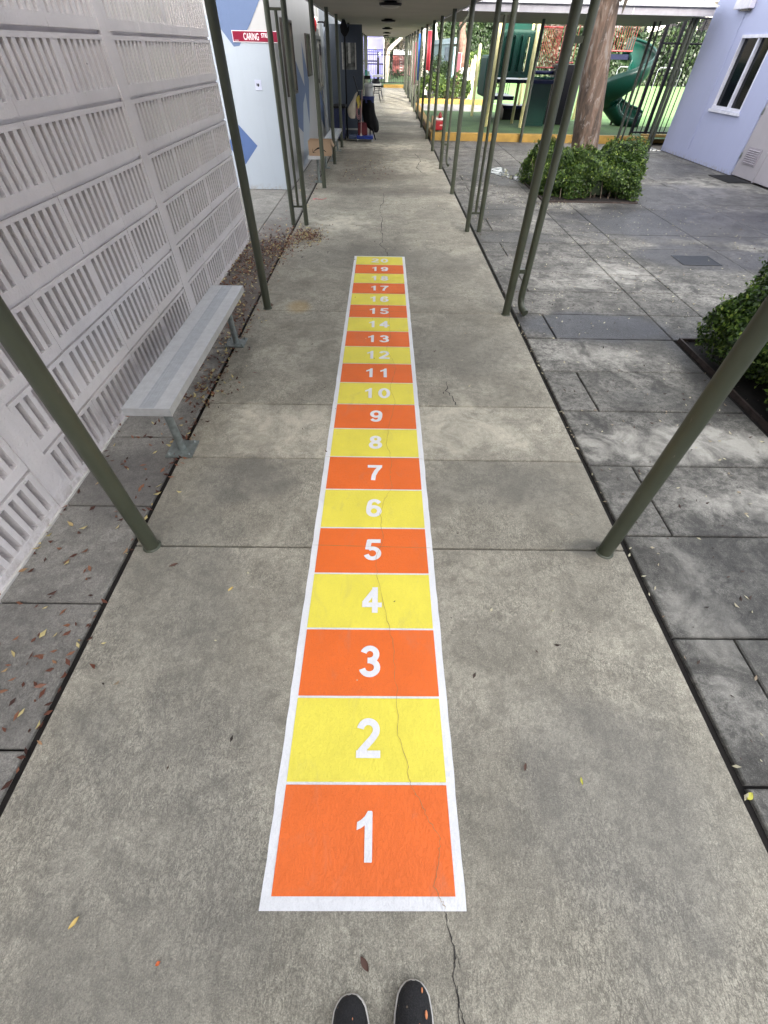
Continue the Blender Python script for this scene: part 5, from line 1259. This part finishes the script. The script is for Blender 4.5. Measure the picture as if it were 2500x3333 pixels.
for i in range(len(pts)-1):
    for k in range(6):
        u = k/6; P_.append((Vector(pts[i]).lerp(Vector(pts[i+1]), u), rs[i]+(rs[i+1]-rs[i])*u))
P_.append((Vector(pts[-1]), rs[-1]))
for i, (p, r_) in enumerate(P_):
    for k in range(n):
        a = 2*math.pi*k/n; q = 1+.035*math.sin(3*a+i*.11)+.03*math.sin(7*a-i*.2)+R.uniform(-.016, .016)
        vs.append((p.x+r_*q*math.cos(a), p.y+r_*q*math.sin(a), p.z))
m.add(vs, [(i*n+k, i*n+(k+1) % n, (i+1)*n+(k+1) % n, (i+1)*n+k) for i in range(len(P_)-1) for k in range(n)], 0, True)
for i in range(11):
    a = R.uniform(0, 6.28); z = R.uniform(4.2, 7.8); l = R.uniform(1.6, 3.0); s_ = Vector((3.35, 10.3, z))
    e = s_+Vector((math.cos(a)*l, math.sin(a)*l, R.uniform(.1, 1.0))); m.tube([s_, s_.lerp(e, .5)+Vector((0, 0, .2)), e], [.07, .045, .01], 8)
m.build('trunk', bk.mat, t)
# loose bark strip and a low drooping twig near the canopy
m = MB().tube([(3.62, 10.1, 2.35), (3.72, 10.05, 2.55), (3.95, 10.0, 2.75), (4.3, 9.95, 2.9)], [.035, .03, .02, .01], 8); m.build('limb', M_BARKD, t)
MB().tube([(3.66, 10.05, 2.62), (3.70, 10.03, 2.38), (3.69, 10.03, 2.22)], [.03, .035, .008], 8).build('broken_stub', M_BARKD, t)
P, Nn, T = crown_pts((3.4, 10.2, 6.6), (3.4, 3.4, 2.6), 9000, 91, 46)
leaf_object('crown', M_TREEL, P, Nn, .13*RNG.uniform(.6, 1.2, len(P)), .35, T, 0, t)
rg = np.random.default_rng(4); k_ = 260
base = np.stack([rg.uniform(3.78, 4.3, k_), rg.uniform(9.85, 10.1, k_), 0*rg.uniform(size=k_)], 1); base[:, 2] = 2.72 - rg.uniform(0, .42, k_)*(1-.8*(base[:, 0]-3.78)/.6)
leaf_object('drooping_twigs', M_DRYL, base, rg.normal(size=(k_, 3))+np.array([0, -1, 0]), .07, .2, np.clip(rg.normal(.6, .2, k_), 0, 1), .1, t)

# ---------------------------------------------------------------- fallen leaves
def litter(name, clouds, mat, label, zj=.004, size=(.022, .050)):
    P = []; 
    for (n, fx, fy, ht) in clouds:
        x = fx(n); y = fy(n); z = np.abs(RNG.normal(size=n))*ht + zj
        P.append(np.stack([x, y, z], 1))
    P = np.concatenate(P); n = len(P)
    Nn = RNG.normal(size=(n, 3))*.35 + np.array([0, 0, 1])
    o = leaf_object(name, mat, P, Nn, RNG.uniform(size[0], size[1], n), .40, None, .22)
    return tag(o, label, 'leaves', None, 'stuff')
U_ = RNG.uniform; N_ = RNG.normal
def near(c_, s_): return lambda n: N_(c_, s_, n)
def uni(a, b_): return lambda n: U_(a, b_, n)
litter('fallen_leaves', [
    (620, lambda n: np.clip(N_(-1.52, .17, n), -1.79, -1.2), lambda n: N_(6.15, .55, n), .014),
    (760, lambda n: np.clip(N_(-1.60, .15, n), -1.79, -1.0), lambda n: U_(4.2, 6.7, n), .007),
    (600, lambda n: -1.05+N_(0, .12, n), lambda n: N_(6.9, .2, n), .016),
    (460, lambda n: N_(-1.33, .13, n), lambda n: N_(6.5, .3, n), .014),
    (500, lambda n: N_(-1.42, .15, n), lambda n: U_(2.7, 4.6, n), .003),
    (70, lambda n: U_(-1.78, -1.3, n), lambda n: U_(1.5, 3.0, n), .002),
    (60, lambda n: U_(-1.78, -1.3, n), lambda n: U_(.1, 1.5, n), .002),
    (35, near(-1.5, .12), near(.75, .12), .003),
    (150, near(-1.297, .012), lambda n: U_(.0, 6.7, n), .001),
    (90, near(-1.80, .01), lambda n: U_(.0, 6.7, n), .003),
    (70, near(-1.30, .07), near(3.0, .4), .004),
    (30, near(-1.30, .09), near(2.15, .15), .002),
    (160, lambda n: U_(-.9, .25, n), lambda n: N_(11.9, .8, n), .002),
    (90, lambda n: U_(-1.6, -1.2, n), lambda n: U_(7.2, 12, n), .002),
    (70, lambda n: N_(-2.0, .2, n), near(7.0, .2), .01)], M_LITTER, 'brown fallen leaves drifted along the block wall and over the paving')
litter('scattered_leaves', [
    (420, lambda n: U_(1.42, 3.4, n), lambda n: U_(3.9, 12, n), .001),
    (110, lambda n: U_(1.42, 2.85, n), lambda n: U_(.2, 3.9, n), .001),
    (380, lambda n: U_(3.0, 7.0, n), lambda n: U_(4.0, 9.2, n), .001),
    (120, lambda n: N_(4.6, .6, n), near(7.5, .6), .002),
    (60, near(3.0, .3), near(9.1, .1), .002),
    (45, near(1.402, .008), lambda n: U_(.0, 5, n), .001),
    (16, lambda n: U_(-1.2, 1.3, n), lambda n: U_(.4, 5, n), .001),
    (150, lambda n: U_(-1.2, 1.3, n), lambda n: U_(6.2, 14, n), .001)], M_PALEL, 'small pale leaves and petals scattered over the courtyard and walkway', .002, (.016, .034))
litter('dark_leaf_bits', [
    (620, lambda n: U_(1.42, 3.4, n), lambda n: U_(.2, 12, n), .001),
    (260, lambda n: U_(3.0, 7.4, n), lambda n: U_(4.0, 11, n), .001),
    (34, lambda n: U_(-1.2, 1.3, n), lambda n: U_(.3, 6, n), .0006),
    (260, lambda n: U_(-1.2, 1.3, n), lambda n: U_(6.2, 15, n), .001),
    (300, lambda n: U_(2.9, 4.6, n), lambda n: U_(9.25, 11, n), .002),
    (200, lambda n: U_(2.9, 4.6, n), lambda n: U_(2.1, 3.85, n), .002)], leafmat('dark_dry_leaf', [(0, (.02, .015, .012)), (1, (.10, .06, .045))]), 'dark broken leaf bits lying over the paving', .002, (.012, .034))
# single noticeable leaves
def leaf(x, y, l, w_, rz, mat, label, name='single_leaf'):
    m = MB(); pts = []; n = 8
    for i in range(n+1):
        u = i/n; ww = w_*math.sin(math.pi*min(1, u*1.0))**.8; pts.append((u-.5, ww))
    vs = []
    for u, ww in pts:
        for sgn, zz in ((-1, .004), (0, .0), (1, .005)):
            a, b_ = u*l, sgn*ww/2; vs.append((x+a*math.cos(rz)-b_*math.sin(rz), y+a*math.sin(rz)+b_*math.cos(rz), .004+zz*(.6+abs(u))))
    m.add(vs, [(3*i+k, 3*i+k+1, 3*i+k+4, 3*i+k+3) for i in range(n) for k in (0, 1)], 0, True)
    o = m.build(name, mat, origin=(x, y, 0)); return tag(o, label, 'leaf')
LY = simple('yellow_leaf', (.62, .45, .14), .6); LB = simple('brown_leaf', (.10, .05, .035), .7); LO = simple('orange_leaf', (.60, .14, .04), .7); LG = simple('green_yellow_leaf', (.50, .48, .06), .5)
leaf(-.888, -.06, .034, .012, 1.0, LY, 'single yellow leaf on the concrete at the lower left')
leaf(.008, -.146, .040, .018, -.9, LB, 'single brown leaf lying in front of the shoes')
leaf(-.60, -.145, .014, .010, .7, LO, 'tiny orange leaf fragment low on the left of the walkway')
leaf(.60, .36, .03, .010, 1.2, LB, 'narrow brown leaf on the walkway right of square 2')
leaf(.80, .315, .026, .009, 1.5, LG, 'small green-yellow leaf on the right of the walkway')
leaf(1.405, .27, .036, .020, .6, LG, 'curled yellow leaf caught in the right-hand joint')
leaf(-.70, 1.12, .03, .012, .9, LY, 'small yellow leaf on the walkway left of square 4')
leaf(-1.03, 1.26, .045, .016, .5, LB, 'brown leaf lying just in front of the nearest left post')
# pink hair tie
t = thing('hair_clip', 'small pink and white hair tie dropped on the walkway by the left joint', 'hair tie', (-1.15, 9.09, 0))
MB().tube([(-1.17+.03*math.cos(a*.4)*1.4, 9.08+.05*math.sin(a*.4), .008) for a in range(13)], .005, 6).tube([(-1.13, 9.08, .008), (-1.06, 9.06, .008), (-1.0, 9.1, .01), (-.98, 9.16, .008)], .005, 6).build('band', simple('pink', (.62, .25, .25), .5), t)

# ---------------------------------------------------------------- the person holding the camera: shoes at the bottom edge
M_KNIT = NB('black_knit'); kco = M_KNIT.co()
kc = M_KNIT.mix(M_KNIT.ramp(M_KNIT.noise(kco, 300, 2), [(.4, 0), (.7, 1)]), (.010, .010, .011), (.035, .035, .038))
kc = M_KNIT.mix(M_KNIT.ramp(M_KNIT.vor(kco, 34), [(.05, 1), (.10, 0)]), kc, (.30, .22, .15)); 
M_KNIT.col(M_KNIT.mix(.5, kc, (.012, .012, .013))).rough(.85); M_KNIT.bump(M_KNIT.noise(kco, 260, 3), .6, .002)
M_SOLE = simple('sole_white', (.60, .58, .54), .6, .15, 30); M_TOE = simple('toe_burgundy', (.12, .02, .02), .7)
pers = thing('person', 'person whose black sneakers with white soles and splashes of orange paint show at the bottom', 'person', (.05, -.45, 0))
def shoe(cx, ytoe, rz, lab):
    c0, s0 = math.cos(rz), math.sin(rz)
    def T_(x, y, z): return (cx+x*c0-y*s0, ytoe+x*s0+y*c0, z)
    prof = [(0, .006), (.004, .020), (.012, .032), (.03, .044), (.07, .052), (.11, .053), (.16, .046), (.21, .037), (.255, .034), (.275, .02), (.28, .004)]
    def hw(y):
        for (a, b_), (c_, d_) in zip(prof, prof[1:]):
            if a <= y <= c_: return b_+(d_-b_)*(y-a)/(c_-a)
        return .004
    ysam = [0, .002, .004, .008, .016, .028, .045, .065, .09, .12, .15, .18, .205, .23, .25, .265, .275, .28]
    sole = MB(); n = len(ysam)
    for z0, z1, g, sole_m in ((.002, .022, .0032, 0),):
        lf = [T_(-hw(y)-g, -y, 0) for y in ysam]; rt_ = [T_(hw(y)+g, -y, 0) for y in ysam]
        poly = [(p[0], p[1]) for p in lf] + [(p[0], p[1]) for p in reversed(rt_)]
        sole.prism(poly[::-1], z0, z1)
    sh = bpy.data.objects.new('shoe', None); C.objects.link(sh); sh.parent = pers; sh['label'] = lab
    sh.location = (0, 0, 0)
    sole.build('sole', M_SOLE, sh, bevel=.004)
    up = MB(); K = 13; vs = []
    def height(y): return .030+.030*min(1, (y/.05))**.6 + (.0 if y < .10 else .05*min(1, (y-.10)/.08))
    for y in ysam:
        w_ = hw(y); h_ = height(y)
        for k in range(K):
            a = math.pi*k/(K-1); vs.append(T_(w_*math.cos(a)*(1-.12*math.sin(a)), -y, .020+(h_-.018)*math.sin(a)**.75))
    up.add(vs, [(i*K+k, i*K+k+1, (i+1)*K+k+1, (i+1)*K+k) for i in range(n-1) for k in range(K-1)], 0, True)
    up.build('upper', M_KNIT.mat, sh)
    toe = MB(); vs2 = []
    for y in ysam[:5]:
        w_ = hw(y)+.0012; h_ = .020+(height(y)-.018)*.55
        for k in range(7):
            a = math.pi*k/6; vs2.append(T_(w_*math.cos(a), -y+.0012, .020+(h_-.020)*math.sin(a)**.7))
    return sh
shL = shoe(-.033, -.203, .10, 'left black sneaker'); shR = shoe(.150, -.176, -.03, 'right black sneaker')
PO = simple('orange_paint_splash', (.75, .28, .12), .6)
def splat(x, y, z, r_, par):
    poly = [(x+r_*(1+.3*math.sin(3*a))*math.cos(a)*.6, y+r_*math.sin(a)*1.3) for a in np.linspace(0, 6.28, 12, endpoint=False)]
    MB().lathe((x, y, z-.003), [(r_, 0), (r_*.9, .002), (r_*.3, .003)], 10, sx=.6, sy=1.3).build('paint_splash', PO, par)
splat(.180, -0.234, .064, .0065, shR); splat(.172, -0.192, .050, .0045, shR); splat(.160, -0.250, .076, .0025, shR)
splat(-.02, -.240, .070, .002, shL)
M_TROU = simple('dark_trousers', (.03, .03, .035), .85, .2, 20); M_TOP = simple('grey_top', (.15, .15, .17), .85)
def foot(x, y): return [((x, y-.20, .08), .038)]
J = [((.06, -.46, .92), (.15, .11)), ((.06, -.46, 1.10), (.13, .09)), ((.06, -.46, 1.30), (.15, .10)), ((.06, -.47, 1.42), .05), ((.06, -.46, 1.56), (.075, .09)), ((.06, -.46, 1.66), .06),
     ((-.12, -.46, 1.36), .05), ((-.20, -.40, 1.36), .042), ((-.20, -.24, 1.50), .034), ((-.10, -.13, 1.70), .024),
     ((.24, -.46, 1.36), .05), ((.31, -.40, 1.36), .042), ((.30, -.24, 1.50), .034), ((.19, -.13, 1.70), .024),
     ((-.03, -.46, .84), .09), ((-.035, -.45, .48), .058), ((-.045, -.44, .10), .038), ((.15, -.45, .84), .09), ((.155, -.43, .48), .058), ((.155, -.40, .10), .038)]
Ed = [(0, 1), (1, 2), (2, 3), (3, 4), (4, 5), (2, 6), (6, 7), (7, 8), (8, 9), (2, 10), (10, 11), (11, 12), (12, 13), (0, 14), (14, 15), (15, 16), (0, 17), (17, 18), (18, 19)]
skin_body('body', J, Ed, M_SKIN, pers, 2)
J = [((.06, -.46, .94), (.16, .12)), ((.06, -.46, 1.10), (.145, .105)), ((.06, -.46, 1.31), (.165, .115)), ((-.12, -.46, 1.37), .066), ((-.20, -.40, 1.37), .056), ((-.20, -.26, 1.48), .046), ((.24, -.46, 1.37), .066), ((.31, -.40, 1.37), .056), ((.30, -.26, 1.48), .046)]
skin_body('top', J, [(0, 1), (1, 2), (2, 3), (3, 4), (4, 5), (2, 6), (6, 7), (7, 8)], M_TOP, pers, 2)
J = [((.06, -.46, .93), (.165, .125)), ((-.03, -.46, .82), .105), ((-.035, -.45, .48), .075), ((-.045, -.44, .09), .055), ((.15, -.45, .82), .105), ((.155, -.43, .48), .075), ((.155, -.40, .09), .055)]
skin_body('trousers', J, [(0, 1), (1, 2), (2, 3), (0, 4), (4, 5), (5, 6)], M_TROU, pers, 2)
MB().lathe((.06, -.475, 1.53), [(.07, 0), (.098, .05), (.10, .11), (.07, .165), (.01, .18)], 18, sy=1.1).build('hair', M_BARKD, pers)
